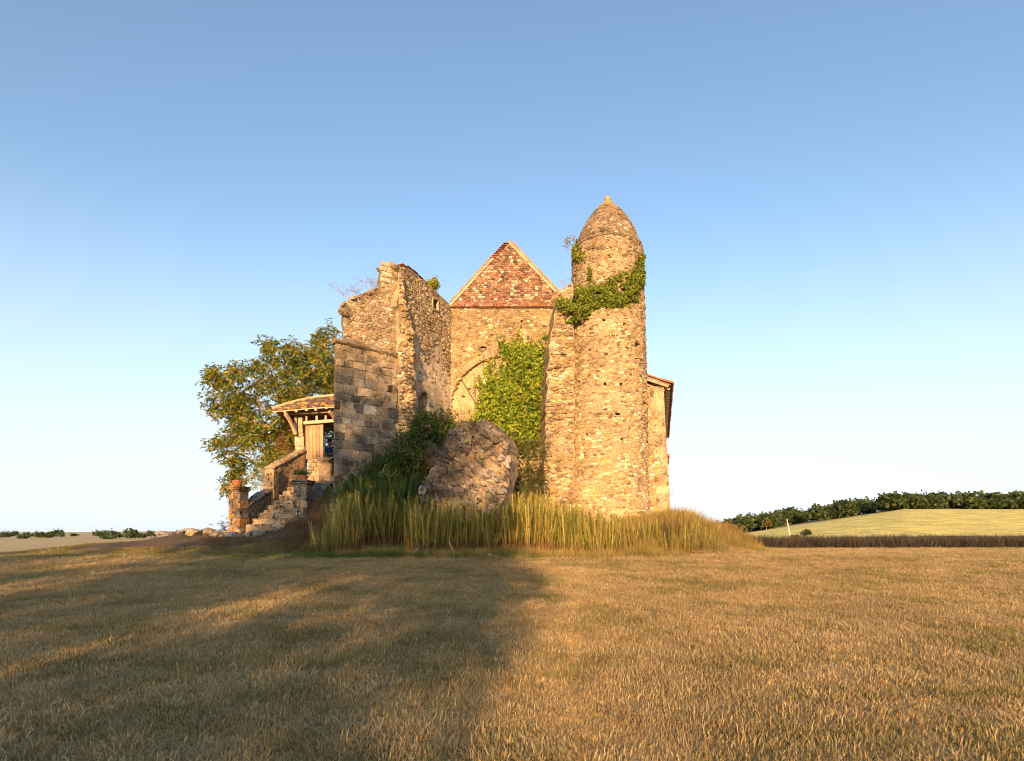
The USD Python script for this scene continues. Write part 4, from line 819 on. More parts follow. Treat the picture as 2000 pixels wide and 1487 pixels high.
for pg_, lb, n_ in (([(398, 1050), (400, 1040), (410, 1035), (420, 1045), (424, 1055), (400, 1062)], 'small dark sapling on the bank at the extreme left edge', 16), ([(424, 1055), (430, 1030), (437, 1014), (446, 1012), (450, 1040), (440, 1056)], 'sapling with dark leaves against the sky beside the left pillar', 26)):
    att = fill(pg_, n_, 20.4, 21.2, rng, .10); b_ = att.mean(0)*[1, 1, 0]+[0, 0, hq(att.mean(0)[0], 20.8)]; tree('sapling', lb, 'sapling', att, [b_, b_+[.02, 0, .15]], .004, rng, 4, 4, .16, .085, [(.05, .08, .015), (.08, .11, .02)], [2, 1])
# plants
def plant(name, lb, cat, pts, dirs, size, cols, pw, rng, stems=None, width=.5, up=None, mat='leaf', group=None, leafname='foliage', bark=(.2, .16, .09)):
    T_ = thing(name, lb, cat, loc=np.asarray(pts[0]), group=group)
    v, f = leaves(np.asarray(pts), dirs, size, rng, width, up=up); put(T_, leafname, v, f, mat, leafcol(cols, pw, rng, len(pts)))
    if stems:
        mb = MB()
        for s in stems: mb.add(*tube(s[0], s[1], 4), c=bark)
        mb.put(T_, 'stem', 'bark')
    return T_
GREEN = [(.05, .09, .018), (.07, .12, .022), (.10, .14, .028), (.035, .07, .016)]
YGREEN = [(.26, .35, .024), (.18, .28, .02), (.38, .42, .03), (.08, .14, .016), (.46, .33, .045)]
c = cR+[0, 0, zR+.2]; n_ = 420; dr_ = sphere_dirs(n_, rng); dr_[:, 2] = np.abs(dr_[:, 2])*.8+.05; pts = c+dr_*rng.uniform(.02, .28, (n_, 1))*[1.25, 1.1, .9]+[-.05, 0, .02]
plant('potted_plant', 'bushy green plant growing in the pot on the right pillar', 'plant', pts, dr_+rng.normal(0, .3, (n_, 3)), .07, [(.09, .14, .03), (.13, .17, .04), (.06, .10, .02)], [2, 2, 1], rng)
c = cL+[.07, -.03, zL+.2]; n_ = 40; dr_ = sphere_dirs(n_, rng); dr_[:, 2] = np.abs(dr_[:, 2])+.3; plant('potted_plant', 'withered brown plant in the orange pot on the left pillar', 'plant', c+dr_*rng.uniform(.01, .14, (n_, 1)), dr_, .05, [(.22, .12, .05), (.12, .12, .03)], [2, 1], rng, stems=[([c, c+[.02, 0, .18]], .004)])
# creeper on the church wall
cv = [(905, 860), (912, 825), (922, 800), (932, 770), (938, 735), (946, 712), (955, 704), (964, 712), (972, 735), (978, 700), (976, 680), (985, 668), (995, 672), (1005, 664), (1013, 655), (1022, 662), (1030, 672), (1045, 665), (1062, 655), (1072, 660), (1074, 700), (1072, 760), (1069, 820), (1066, 870), (1050, 880), (960, 880)]
cpg = Polygon(cv); uu, vv = rng.uniform(900, 1078, 60000), rng.uniform(640, 885, 60000); w_ = shapely.contains_xy(cpg, uu, vv); dd = shapely.distance(cpg.exterior, shapely.points(uu, vv)); k = rng.random(60000)
rg = meshkit.fbm(np.stack([uu/11., vv/16., 0*uu+5], 1), 3, 3); ok = np.nonzero(np.where(w_, (k < .2+dd/16) & ((dd > 13) | (rg > .43)) & (rg > .22), (dd < 10) & (rg > .60) & (k < .35)))[0][:11000]; pts = np.stack([uu[ok], vv[ok], np.where(w_[ok], dd[ok], 0)], 1)
bulge = np.clip(pts[:, 2]/22, 0, 1); rnd = rng.uniform(0, 1, len(pts))
hang = sstep(760, 870, pts[:, 1])*.45*sstep(1060, 1000, pts[:, 0])
Yv = YB - .03 - (.10+.22*bulge+hang)*rnd - .5*bulge*np.clip(fbm(np.stack([pts[:, 0], pts[:, 1], 0*pts[:, 0]], 1), .075, 3, 2)-.35, 0, 1)
Pv = np.stack([(pts[:, 0]-CU)/F*Yv, Yv, EZ+(HV-pts[:, 1])/F*Yv], 1); dv = rng.normal(0, .5, Pv.shape)+[0, -.35, -.55]
stems = []
for k in range(46):
    u, v_ = rng.uniform(925, 1072), rng.uniform(668, 760); 
    if not cpg.buffer(6).contains(Point(u, v_)): continue
    g = [(u+rng.normal(0, 1), v_), (u+rng.normal(0, 3), v_-14), (u+rng.normal(0, 7)-3, v_-rng.uniform(22, 48))]; sp = [P(a, b, YB-.06) for a, b in g]; stems.append((sp, [.008, .006, .003]))
    for t in np.linspace(0, 1, 14): q = np.array(sp[0])*(1-t)+np.array(sp[2])*t; Pv = np.vstack([Pv, q+rng.normal(0, .03, 3)*[1, .4, 1]]); dv = np.vstack([dv, rng.normal(0, .5, 3)+[0, -.3, .2]])
for k in range(30): u = rng.uniform(930, 1060); sp = [P(u, 880, YB-.15), P(u+rng.normal(0, 12), 800, YB-.15), P(u+rng.normal(0, 20), 730, YB-.1)]; stems.append((sp, .012))
v, f = leaves(Pv, dv, .092, rng, .78, up=(0, -1., .3)); CRP = thing('creeper', 'dense yellow green creeper climbing the church end wall', 'climbing plant', loc=P(1000, 880, YB)); put(CRP, 'foliage', v, f, 'leaf', leafcol(YGREEN, [3, 3, 2, 2, .7], rng, len(Pv)))
mb = MB(); [mb.add(*tube(s[0], s[1], 4), c=(.2, .15, .08)) for s in stems]; mb.put(CRP, 'stem', 'bark')
# ivy on the tower
def ivy(name, lb, poly, n, surf_st, surf, rng, cols, pw, size=.085, thick=.16, cat='ivy', per=5.):
    pg = Polygon(poly); b = pg.bounds; m_ = n*40; uu, vv = rng.uniform(b[0], b[2], m_), rng.uniform(b[1], b[3], m_); p_ = shapely.points(uu, vv)
    dd = shapely.distance(pg.exterior, p_); w_ = shapely.contains_xy(pg, uu, vv); k = rng.random(m_); ok = np.where(w_, k < .3+dd/8, (dd < 3) & (k < .1)) & ~(w_ & (meshkit.noise(np.stack([uu/8., vv/8., 0*uu+2.], 1)) < .33))
    ii_ = np.nonzero(ok)[0][:n]; dd = dd[ii_]; s_, t_ = surf_st(uu[ii_], vv[ii_]); h = .02+thick*rng.uniform(0, 1, len(ii_))*np.minimum(1, .25+dd/10); C_ = surf(s_, t_, h); D_ = surf(s_, t_, h*0+1.)-surf(s_, t_, h*0)
    C_, D_ = np.array(C_).reshape(-1, 3), np.array(D_).reshape(-1, 3); d = rng.normal(0, .55, C_.shape)+D_*.35+[0, 0, -.35]
    v, f = leaves(C_, d, size, rng, .85, up=D_); T_ = thing(name, lb, cat, loc=C_.mean(0)); put(T_, 'foliage', v, f, 'leaf', leafcol(cols, pw, rng, len(C_))); return T_
IVY = [(.14, .20, .022), (.20, .25, .028), (.30, .31, .035), (.065, .10, .016), (.36, .28, .04)]
rng = np.random.default_rng(43)
I1 = ivy('ivy', 'thick dark ivy hanging in a band round the tower below the dome', [(1117, 560), (1128, 556), (1150, 566), (1166, 556), (1184, 558), (1188, 545), (1206, 540), (1217, 532), (1232, 534), (1238, 520), (1246, 500), (1250, 492), (1258, 500), (1254, 515), (1256, 540), (1255, 558), (1246, 565), (1243, 590), (1225, 596), (1205, 601), (1180, 598), (1168, 606), (1152, 604), (1145, 596), (1135, 594), (1116, 588), (1108, 580)], 6200, stT, stw, rng, IVY, [3, 3, 2, 2, .8])
v, f = tube([stw(*stT(a, b), .06) for a, b in ((1127, 652), (1128, 630), (1130, 612), (1134, 596), (1131, 575))], [.02, .022, .024, .022, .015], 5); put(I1, 'stem', v, f, 'bark', (.42, .33, .22))
ivy('ivy', 'lower tuft of ivy over the wall stub beside the gable roof', [(1084, 592), (1094, 586), (1112, 590), (1122, 600), (1136, 600), (1154, 605), (1152, 618), (1140, 625), (1122, 628), (1115, 634), (1106, 628), (1100, 612), (1088, 603)], 1700, st6, lambda s, t, h: s6(s, t, np.asarray(h)+.10), rng, IVY, [3, 3, 2, 2, .8], thick=.25)
ivy('ivy', 'thin ivy strands on the left flank of the tower under the dome', [(1118, 500), (1124, 480), (1130, 478), (1131, 492), (1146, 497), (1147, 506), (1134, 512), (1126, 505), (1116, 512)], 420, stT, stw, rng, IVY, [2, 3, 2, 1, 1.5], thick=.12)
ivy('ivy', 'thin climbing ivy strand up the middle of the tower drum', [(1150, 520), (1153, 520), (1155, 540), (1160, 556), (1154, 560), (1150, 545)], 150, stT, stw, rng, IVY, [2, 3, 2, 1, 1], thick=.06)
# shrubs growing on the masonry
def shrub_at(name, lb, c, r, n, size, cols, pw, rng, nst=9, up=.6, cat='shrub'):
    att = np.array(c)+sphere_dirs(n, rng)*rng.uniform(.35, 1, (n, 1))*r; T_ = thing(name, lb, cat, loc=c-np.array([0, 0, r[2]])); root = np.array(c)-[0, 0, r[2]*1.15]
    N_, par, rd_ = branching(att, [root, root+[0, 0, r[2]*.3]], .0035, rng, .05); wood_mesh(N_, par, rd_, np.ones(len(N_), bool), 4).put(T_, 'stem', 'bark')
    k = nst; p = np.repeat(att, k, 0)+rng.normal(0, .05, (n*k, 3)); v, f = leaves(p, rng.normal(0, .6, p.shape)+[0, -.1, up*.3], size, rng, .6); put(T_, 'foliage', v, f, 'leaf', leafcol(cols, pw, rng, len(p))); return T_
shrub_at('shrub', 'small round yellow green shrub sprouting on top of the ruined inner wall', P(845, 555, 20.3), np.array([.28, .25, .20]), 46, .075, [(.36, .35, .03), (.46, .38, .04), (.20, .23, .025)], [3, 2, 2], rng, 22)
shrub_at('shrub', 'sparse shrub with orange tinted leaves leaning from the tower just below the dome', P(1115, 474, 20.0), np.array([.30, .25, .32]), 34, .07, [(.30, .19, .04), (.15, .14, .025), (.38, .22, .04)], [3, 2, 1.5], rng, 4)
def twiggy(lb, base, tips, rng, cols, n):
    T_ = thing('dry_weed', lb, 'weed', loc=base); mb = MB(); pts = []
    for t in tips:
        t = np.array(t); b_ = np.array(base)+rng.normal(0, .05, 3)*[1, .5, .1]; m = (b_+t)/2+[0, 0, .08]; mb.add(*tube([b_, m, t], [.008, .005, .0025], 3), c=(.28, .17, .12))
        for k in range(n):
            s = rng.uniform(.35, 1); q = b_*(1-s)**2+2*m*s*(1-s)+t*s*s; e = q+rng.normal(0, .09, 3)+[0, 0, .05]; mb.add(*tube([q, e], [.003, .0015], 3), c=(.26, .15, .11)); pts.append(e)
    mb.put(T_, 'stem', 'bark'); pts = np.array(pts); v, f = leaves(pts, rng.normal(0, 1, pts.shape), .04, rng, .5); put(T_, 'leaf_buds', v, f, 'leaf', leafcol(cols, [2, 1], rng, len(pts)))
tp = lambda L, Y: [P(u, v_, Y) for u, v_ in L]
twiggy('thin reddish dry weed arching left from the low shoulder of the ruined wall', P(680, 588, 16.9), tp([(642, 556), (660, 566), (676, 560)], 16.9), rng, [(.30, .10, .07), (.22, .12, .08)], 12)
twiggy('bushy reddish dry weed near the upright end of the ruined wall', P(727, 572, 17.3), tp([(700, 546), (716, 548), (732, 552), (722, 545), (738, 556)], 17.3), rng, [(.34, .12, .08), (.24, .13, .08)], 10)
twiggy('dry weed with red berries midway up the ruined wall top', P(696, 583, 17.1), tp([(684, 558), (694, 556), (705, 563), (690, 566)], 17.1), rng, [(.36, .07, .05), (.24, .13, .08)], 10)
twiggy('pinkish dry grass on the wall stub beside the tiled roof', P(1103, 566, 20), tp([(1092, 548), (1098, 552), (1105, 546), (1110, 552)], 20), rng, [(.32, .2, .15), (.3, .16, .12)], 5)
T_ = thing('hanging_vine', 'thin bare vine stems dangling beside the lower right eave', 'vine', loc=P(1305, 895, 26))
for g in ([(1307, 893), (1315, 903), (1319, 920), (1321, 935)], [(1308, 900), (1309, 918), (1312, 932)]): v, f = tube([P(a, b, 26) for a, b in g], .008, 4); put(T_, 'stem', v, f, 'bark', (.35, .3, .25))
T_ = thing('bare_twig', 'two bare twigs poking out of the corner stones right of the tower', 'twig', loc=P(1306, 968, 20.7))
for g in ([(1305, 962), (1316, 955)], [(1306, 968), (1316, 962)]): v, f = tube([P(a, b, 20.8) for a, b in g], .008, 4); put(T_, 'twig', v, f, 'bark', (.3, .22, .15))
# dark bushes on the rubble heap inside the apse
rng = np.random.default_rng(44)
def bushmass(name, lb, poly, Y0, Y1, n, sep, size, cols, pw, per=9, lf=4, span=.22):
    att = fill(poly, n, Y0, Y1, rng, sep); c = att.mean(0); b_ = np.array([c[0], c[1], att[:, 2].min()-.2]); return tree(name, lb, 'bush', att, [b_, b_+[0, 0, .2]], .005, rng, per, lf, span, size, cols, pw, droop=.3, width=.55)
bushmass('bush', 'dark green bush spilling from the arched niche of the ruined wall', [(818, 812), (833, 800), (846, 812), (872, 815), (885, 835), (868, 862), (842, 870), (812, 880), (795, 860), (796, 835), (808, 822)], 17.6, 19.0, 130, .16, .095, GREEN, [3, 3, 1.5, 2])
bushmass('bush', 'dark green bush running down before the grey ashlar wall', [(795, 835), (815, 850), (830, 880), (822, 925), (800, 950), (760, 965), (705, 962), (715, 930), (740, 900), (760, 870), (780, 850)], 16.3, 17.4, 170, .16, .09, GREEN, [3, 3, 2, 2])
bushmass('bush', 'green undergrowth between the fallen lump and the wall stub', [(992, 860), (1010, 850), (1060, 862), (1058, 960), (1030, 985), (994, 985), (1000, 920)], 17.6, 19.4, 110, .17, .085, [(.09, .11, .016), (.13, .13, .02), (.06, .08, .014)], [2, 2, 1])
bushmass('bush', 'dry brownish bush at the foot of the inner wall above the fallen lump', [(848, 815), (880, 812), (905, 822), (898, 835), (872, 855), (850, 850)], 18.4, 19.6, 50, .17, .07, [(.12, .11, .025), (.17, .12, .03), (.07, .08, .015)], [2, 2, 1])

# ------------------------------------------------------------------ porch
rng = np.random.default_rng(51)
YP = 24.0; PO = thing('porch', 'timber porch with mossy curved tiled roof at the head of the stone steps', 'porch', loc=P(615, 945, YP))
px = lambda u, v_, dy=0.: P(u, v_, YP+dy)
OAK = (.44, .33, .20)
# roof: lower (eave) edge and upper (hip) edge
uL = np.array([532, 556, 578, 598, 616, 636, 660]); vE = np.array([803, 801.5, 799.5, 797.5, 796, 795, 794]); vT = np.array([799, 791, 785, 780.5, 777.5, 775.5, 773]); dyT = np.array([.1, .5, .8, 1.0, 1.15, 1.25, 1.35])
E_ = np.array([px(u, v_, -.7) for u, v_ in zip(uL, vE)]); T2 = np.array([P(u, v_, YP-.7+d_) for u, v_, d_ in zip(uL, vT, dyT)])
n_ = len(uL); v = np.vstack([E_, T2, T2-[0, 0, .05], E_-[0, 0, .05]]); f = []
for k in range(n_-1):
    for a, b in ((0, 1), (1, 2), (2, 3), (3, 0)): f.append((a*n_+k, a*n_+k+1, b*n_+k+1, b*n_+k))
f += [(0, n_, 2*n_, 3*n_), (n_-1, 4*n_-1, 3*n_-1, 2*n_-1)]
PR = put(PO, 'roof', v, np.array(f), 'tile', (.22, .11, .06))
bk = T2 + [0.5, 2.2, -.9]; put(PR, 'rear_slope', np.vstack([T2, bk]), np.array([(k, k+1, n_+k+1, n_+k) for k in range(n_-1)]), 'tile', (.3, .12, .06))
def prs(s, t): 
    s = np.clip(s, 0, 1); a = np.array([np.interp(s, np.linspace(0, 1, n_), E_[:, i]) for i in range(3)]); b = np.array([np.interp(s, np.linspace(0, 1, n_), T2[:, i]) for i in range(3)]); return a*(1-t)+b*t
for r in range(8):
    for k in range(19):
        s0_ = (k+.5*(r % 2))/19.5; t0 = r/8; 
        if s0_ < .04+.0*r: continue
        a, b, c, d = prs(s0_, t0), prs(s0_+.048, t0), prs(s0_+.048, min(1, t0+.2)), prs(s0_, min(1, t0+.2)); o = np.array([0, -.02, .03+rng.normal(0, .006)]); q = np.array([a, b, c, d])+o; q[2:] -= [0, -.01, .012]
        v = np.vstack([q, q-[0, .004, .022]]); f = np.array([(0, 1, 2, 3), (4, 5, 1, 0), (5, 6, 2, 1), (7, 4, 0, 3), (6, 7, 3, 2)])
        put(PR, 'roof_tile', v, f, 'tile', np.array(TILEC[rng.integers(0, 6)])*np.array((.62, .72, .9))*rng.uniform(.8, 1.1) if rng.random() > .16 else (.50, .28, .04))
for k in range(n_-1): v, f = beam(T2[k]+[0, 0, .03], T2[k+1]+[0, 0, .03], .16, .10, .02, jit=.004, rng=rng); put(PR, 'hip_band', v, f, 'plaster', (.60, .42, .26))
for k in range(n_-1): v, f = beam(E_[k]+[0, 0, -.035], E_[k+1]+[0, 0, -.035], .05, .04, .006); put(PR, 'eave_batten', v, f, 'wood', (.56, .43, .28))
for u, v_ in ((537, 806), (556, 805), (578, 803), (598, 801), (616, 800), (637, 797), (655, 792)):
    o = px(u, v_, -.74); v, f = beam(o, o+[0, 1.7, .35], .10, .10, .01); put(PR, 'rafter', v, f, 'wood', np.array(OAK)*1.15)
v, f = beam(px(556, 808, -.3), px(660, 803, -.3), .14, .14, .015); put(PO, 'wall_plate', v, f, 'wood', (.30, .22, .14))
v, f = beam(px(580, 811, .1), px(660, 808, .1), .1, .16, .015); put(PO, 'inner_beam', v, f, 'wood', (.26, .19, .12))
v, f = beam(px(570, 809, .5), px(662, 806, .5), .08, .2, .01); put(PO, 'ceiling_board', v, f, 'wood', (.14, .10, .07))
# brace, post, lintel
br = [px(557, 808.5, -.72), px(566, 821, -.5), px(573, 836, -.28), px(578, 848, -.13)]
for a, b in zip(br[:-1], br[1:]): v, f = beam(a, b+(b-a)*.05, .13, .13, .015); put(PO, 'brace', v, f, 'wood', OAK)
br = [px(643, 804, -.7), px(650, 812, -.5), px(655, 822, -.3), px(660, 835, -.2)]
for a, b in zip(br[:-1], br[1:]): v, f = beam(a, b+(b-a)*.05, .12, .12, .015); put(PO, 'brace', v, f, 'wood', (.44, .26, .15))
v, f = beam(px(578, 850, .0), px(578, 812, .0), .11, .11, .012); put(PO, 'timber_post', v, f, 'wood', OAK)
for v0_, v1_, u0_, u1_ in ((815, 846, 582, 591), (846, 853, 583, 592), (853, 872, 576, 594), (872, 884, 577, 594.5), (884, 900, 577.5, 595)):
    a, b = px(u0_, v1_), px(u1_, v0_); v, f = block(((a[0]+b[0])/2, YP+.2, (a[2]+b[2])/2), (b[0]-a[0], .45, b[2]-a[2]-.01), .015, (1, 0), rng, .004); put(PO, 'jamb_stone', v, f, 'ashlar', np.array((.58, .46, .27))*rng.uniform(.9, 1.1))
a, b = px(578, 1000), px(592, 900); v, f = block(((a[0]+b[0])/2, YP+.2, (a[2]+b[2])/2), (b[0]-a[0], .5, b[2]-a[2]), .02, (1, 0), rng, .01); put(PO, 'jamb_stone', v, f, 'rubble', (.44, .33, .19))
v, f = beam(px(593.5, 826.5, -.12), px(662, 821.5, -.12), .13, .13, .012, jit=.004, rng=rng); put(PO, 'lintel', v, f, 'wood', np.array(OAK)*1.2)
for u in (599, 619, 636.5): v, f = beam(px(u, 823, -.08), px(u, 812, -.08), .085, .085, .008); put(PO, 'short_post', v, f, 'wood', OAK)
DOOR = put(PO, 'door', *block(px(615, 862, .06), (.76, .03, 1.5), .004), 'wood', (.34, .26, .18), label='weathered plank door leaf standing below the lintel')
for k in range(5):
    u = 600.5+6.9*k; w = 6.5/F*YP; v, f = beam(px(u, 897, .0), px(u, 829.5, .0), w, .035, .006, up=(0, -1, 0), jit=.001, rng=rng); put(DOOR, 'plank', v, f, 'wood', np.array((.40, .26, .145))*rng.uniform(.85, 1.12))
for r, (v0_, v1_) in enumerate(((897, 904), (904, 912), (912, 920), (920, 929), (929, 940), (940, 952))):
    ks = [600, 612 + (r % 2)*5, 628]
    for u0_, u1_ in zip(ks[:-1], ks[1:]):
        a, b = px(u0_, v1_, -.04), px(u1_, v0_, -.04); v, f = block(((a[0]+b[0])/2, YP+.2, (a[2]+b[2])/2), (b[0]-a[0]-.008, .45, b[2]-a[2]-.008), .015, (1, 0), rng, .006); put(PO, 'sill_stone', v, f, 'ashlar' if r < 4 else 'rubble', np.array((.56, .42, .24))*rng.uniform(.85, 1.12))
v, f = beam(px(597, 905, .25), px(597, 830, .25), .10, .12, .01); put(PO, 'door_frame_post', v, f, 'wood', (.12, .08, .055))

# ------------------------------------------------------------------ person leaning on the terrace wall
def hull_body(J, bones, pitch=.02, it=12):
    parts = []
    for a, b in bones:
        (pa, ra), (pb, rb) = J[a], J[b]; s = [manifold3d.Manifold.sphere(r, 20).translate(tuple(map(float, p))) for p, r in ((pa, ra), (pb, rb))]; parts.append(manifold3d.Manifold.batch_hull(s))
    m = manifold3d.Manifold.batch_boolean(parts, manifold3d.OpType.Add).refine_to_length(pitch); g = m.to_mesh(); t = trimesh.Trimesh(g.vert_properties[:, :3], g.tri_verts, process=True); trimesh.smoothing.filter_taubin(t, iterations=it); return np.array(t.vertices), np.array(t.faces)
hd = P(644.5, 865.5, 26.0); fz = hd[2]-1.58; o = np.array([hd[0], 26.0, fz])
J = {k: (o+np.array(p), r) for k, (p, r) in {'head': ((0, -.04, 1.60), .095), 'jaw': ((0, -.075, 1.52), .065), 'crown': ((0, -.01, 1.66), .09), 'neck': ((0, -.01, 1.43), .055), 'chest': ((0, .02, 1.27), .13), 'chl': ((-.10, .02, 1.28), .11), 'chr': ((.10, .02, 1.28), .11), 'waist': ((0, .04, 1.0), .125), 'hipl': ((-.09, .05, .9), .11), 'hipr': ((.09, .05, .9), .11),
     'shl': ((-.20, .0, 1.36), .062), 'shr': ((.20, .0, 1.36), .062), 'ell': ((-.27, -.10, 1.08), .045), 'elr': ((.26, -.10, 1.08), .045), 'wrl': ((-.10, -.32, 1.02), .032), 'wrr': ((.12, -.32, 1.02), .032), 'knl': ((-.10, .0, .48), .06), 'knr': ((.10, .0, .48), .06), 'anl': ((-.10, .06, .08), .045), 'anr': ((.10, .06, .08), .045), 'tol': ((-.11, -.10, .04), .04), 'tor': ((.11, -.10, .04), .04)}.items()}
for sgn, s in ((-1, 'l'), (1, 'r')):
    w = J['wr'+s][0]; J['pa'+s] = (w+[-sgn*.05, -.05, -.01], .026)
    for k in range(4): J[f'f{s}{k}a'] = (w+[-sgn*(.08), -.085+.02*k, -.015], .010); J[f'f{s}{k}b'] = (w+[-sgn*(.12-.005*abs(k-1)), -.10+.025*k, -.045], .008)
    J[f't{s}'] = (w+[-sgn*.05, -.10, .015], .010)
J['nose'] = (o+[0, -.145, 1.575], .014); J['earl'] = (o+[-.092, -.03, 1.585], .018); J['earr'] = (o+[.092, -.03, 1.585], .018)
B = [('crown', 'head'), ('head', 'jaw'), ('head', 'neck'), ('neck', 'chest'), ('chl', 'chr'), ('chest', 'waist'), ('chl', 'waist'), ('chr', 'waist'), ('waist', 'hipl'), ('waist', 'hipr'), ('hipl', 'hipr'), ('head', 'nose'), ('head', 'earl'), ('head', 'earr')]
for s in 'lr': B += [('ch'+s, 'sh'+s), ('sh'+s, 'el'+s), ('el'+s, 'wr'+s), ('wr'+s, 'pa'+s), ('hip'+s, 'kn'+s), ('kn'+s, 'an'+s), ('an'+s, 'to'+s), ('pa'+s, 't'+s)] + [x_ for k in range(4) for x_ in (('pa'+s, f'f{s}{k}a'), (f'f{s}{k}a', f'f{s}{k}b'))]
PE = thing('person', 'person in blue shirt, dark cap and sunglasses peeking past the ruined wall beyond the porch', 'person', loc=o)
v, f = hull_body(J, B, .022, 8); put(PE, 'body', v, f, 'skin', (.42, .20, .13), smooth=True)
def clothes(bones, grow, name, c, mat='cloth'):
    J2 = {k: (p, r+grow) for k, (p, r) in J.items()}; v, f = hull_body(J2, bones, .03, 6); put(PE, name, v, f, mat, c, smooth=True)
J['slvl'] = (J['shl'][0]*.25+J['ell'][0]*.75, .05); J['slvr'] = (J['shr'][0]*.25+J['elr'][0]*.75, .05)
clothes([('chl', 'chr'), ('chest', 'waist'), ('chl', 'waist'), ('chr', 'waist'), ('waist', 'hipl'), ('waist', 'hipr'), ('chl', 'shl'), ('chr', 'shr'), ('shl', 'slvl'), ('shr', 'slvr')], .016, 'shirt', (.035, .09, .18))
clothes([('hipl', 'hipr'), ('hipl', 'knl'), ('hipr', 'knr'), ('knl', 'anl'), ('knr', 'anr')], .018, 'trousers', (.05, .05, .06))
clothes([('anl', 'tol'), ('anr', 'tor')], .012, 'shoes', (.04, .03, .025))
v, f = lathe([(.112, 0), (.114, .05), (.10, .095), (.06, .125), (.001, .135)], 18, o+[0, -.02, 1.635]); CAP = put(PE, 'cap', v, f, 'cloth', (.05, .045, .05), smooth=True)
v, f = block(o+[0, -.15, 1.64], (.17, .10, .014), .005); put(CAP, 'peak', v, f, 'cloth', (.05, .045, .05))
for s in (-1, 1): v, f = block(o+[s*.036, -.125, 1.60], (.055, .012, .04), .004); put(PE, 'sunglasses', v, f, 'metal', (.02, .02, .02))
v, f = block(o+[0, -.135, 1.525], (.05, .012, .012), .003); put(PE, 'mouth', v, f, 'skin', (.25, .09, .07))
# ------------------------------------------------------------------ grasses and weeds
def scatter(name, protos, pos, scale, rng, label=None, lean=.12, idx=None):
    """one point instancer of plant tufts"""
    path = uname('/World', name); pi = UsdGeom.PointInstancer.Define(stage, path); n = len(pos); tg = []
    for k, (v, f, c) in enumerate(protos): pp = f'{path}/tuft_{k:03d}' if k else f'{path}/tuft'; define(pp, v, f, 'herb', c); tg.append(Sdf.Path(pp))
    pi.CreatePrototypesRel().SetTargets(tg); pi.CreateProtoIndicesAttr(Vt.IntArray.FromNumpy((rng.integers(0, len(protos), n) if idx is None else idx).astype(np.int32)))
    pi.CreatePositionsAttr(Vt.Vec3fArray.FromNumpy(np.asarray(pos, np.float32))); a = rng.uniform(0, 2*math.pi, n)/2; b = rng.normal(0, lean, n)/2
    q = [Gf.Quath(float(math.cos(x_)*math.cos(y_)), float(math.cos(x_)*math.sin(y_)), float(math.sin(x_)*math.sin(y_)), float(math.sin(x_)*math.cos(y_))) for x_, y_ in zip(a, b)]
    pi.CreateOrientationsAttr(Vt.QuathArray(q)); s = np.asarray(scale, np.float32); s = np.repeat(s[:, None], 3, 1) if s.ndim == 1 else s; pi.CreateScalesAttr(Vt.Vec3fArray.FromNumpy(np.ascontiguousarray(s)))
    data(path, kind='stuff', label=label); return path
def blade(mb, p, d, h, w, c0, c1, bend, rng):
    d = np.array([d[0], d[1], 0]); s = np.array([-d[1], d[0], 0])*w/2; m = p+[0, 0, h*.55]+d*bend*.35; t = p+[0, 0, h*(1-.25*min(bend/h, 1))]+d*bend
    v = np.array([p-s, p+s, m+s*.8, m-s*.8, t]); mb.add(v, [(0, 1, 2), (0, 2, 3), (3, 2, 4)], np.array([c0, c0, (np.array(c0)+c1)/2, (np.array(c0)+c1)/2, c1]))
def tuft(rng, n, rad, h, w, c0, c1, bend):
    mb = MB()
    for _ in range(n):
        a = rng.uniform(0, 6.28); r = rad*math.sqrt(rng.random()); k = rng.normal(1, .18); blade(mb, np.array([r*math.cos(a), r*math.sin(a), -.01]), (math.cos(a+rng.normal(0, .9)), math.sin(a+rng.normal(0, .9))), h*rng.uniform(.55, 1.2), w, np.array(c0[rng.integers(len(c0))])*k, np.array(c1[rng.integers(len(c1))])*k, bend*rng.uniform(.2, 1.3), rng)
    return mb.get()
rng = np.random.default_rng(61)
DRY0, DRY1 = [(.30, .205, .08), (.38, .27, .11), (.22, .15, .065)], [(.72, .54, .27), (.80, .63, .34), (.58, .43, .21), (.46, .33, .17)]
GR0, GR1 = [(.08, .10, .025), (.12, .12, .035)], [(.18, .20, .05), (.26, .25, .07), (.34, .28, .10)]
dry = [tuft(rng, 54, .17, h_, .0052, DRY0, DRY1, .045) for h_ in (.045, .055, .038)]; mixd = [tuft(rng, 54, .17, .05, .0052, DRY0+GR0, DRY1+GR1, .04) for _ in range(2)]; grn = [tuft(rng, 54, .16, .05, .0055, GR0+DRY0[:1], GR1+DRY1[2:], .035) for _ in range(2)]
pos = []
for k in range(112000):
    y_ = 2.2+14.2*rng.random()**.85; x_ = rng.uniform(-1.02, 1.02)*(y_*.93+4.0); pos.append((x_, y_))
for k in range(26000):
    y_ = rng.uniform(16, 23.5); x_ = rng.uniform(-1.0, 1.0)*y_
    if -13 < x_ < 6.6+.22*(y_-15): continue
    pos.append((x_, y_))
pos = np.array(pos); w_ = .22*(pos[:, 1]/6)**.9; pos = pos[rng.random(len(pos)) < np.clip(.42+pos[:, 1]/16*.6, 0, 1)]
pos = pos[fbm(np.column_stack([pos, 0*pos[:, 0]]), 4., 3, 77) < .60 + .25*rng.random(len(pos))]
z_ = height(pos[:, 0], pos[:, 1]); N1 = fbm(np.stack([pos[:, 0]*.8, pos[:, 1]*1.1, 0*z_], 1), 2.2, 5, 31); N1 = .5*N1 + .215 + .14*sstep(13.4, 14.6, pos[:, 1])*sstep(2.5, -1, pos[:, 0]) - .03*sstep(2, -4, pos[:, 0])
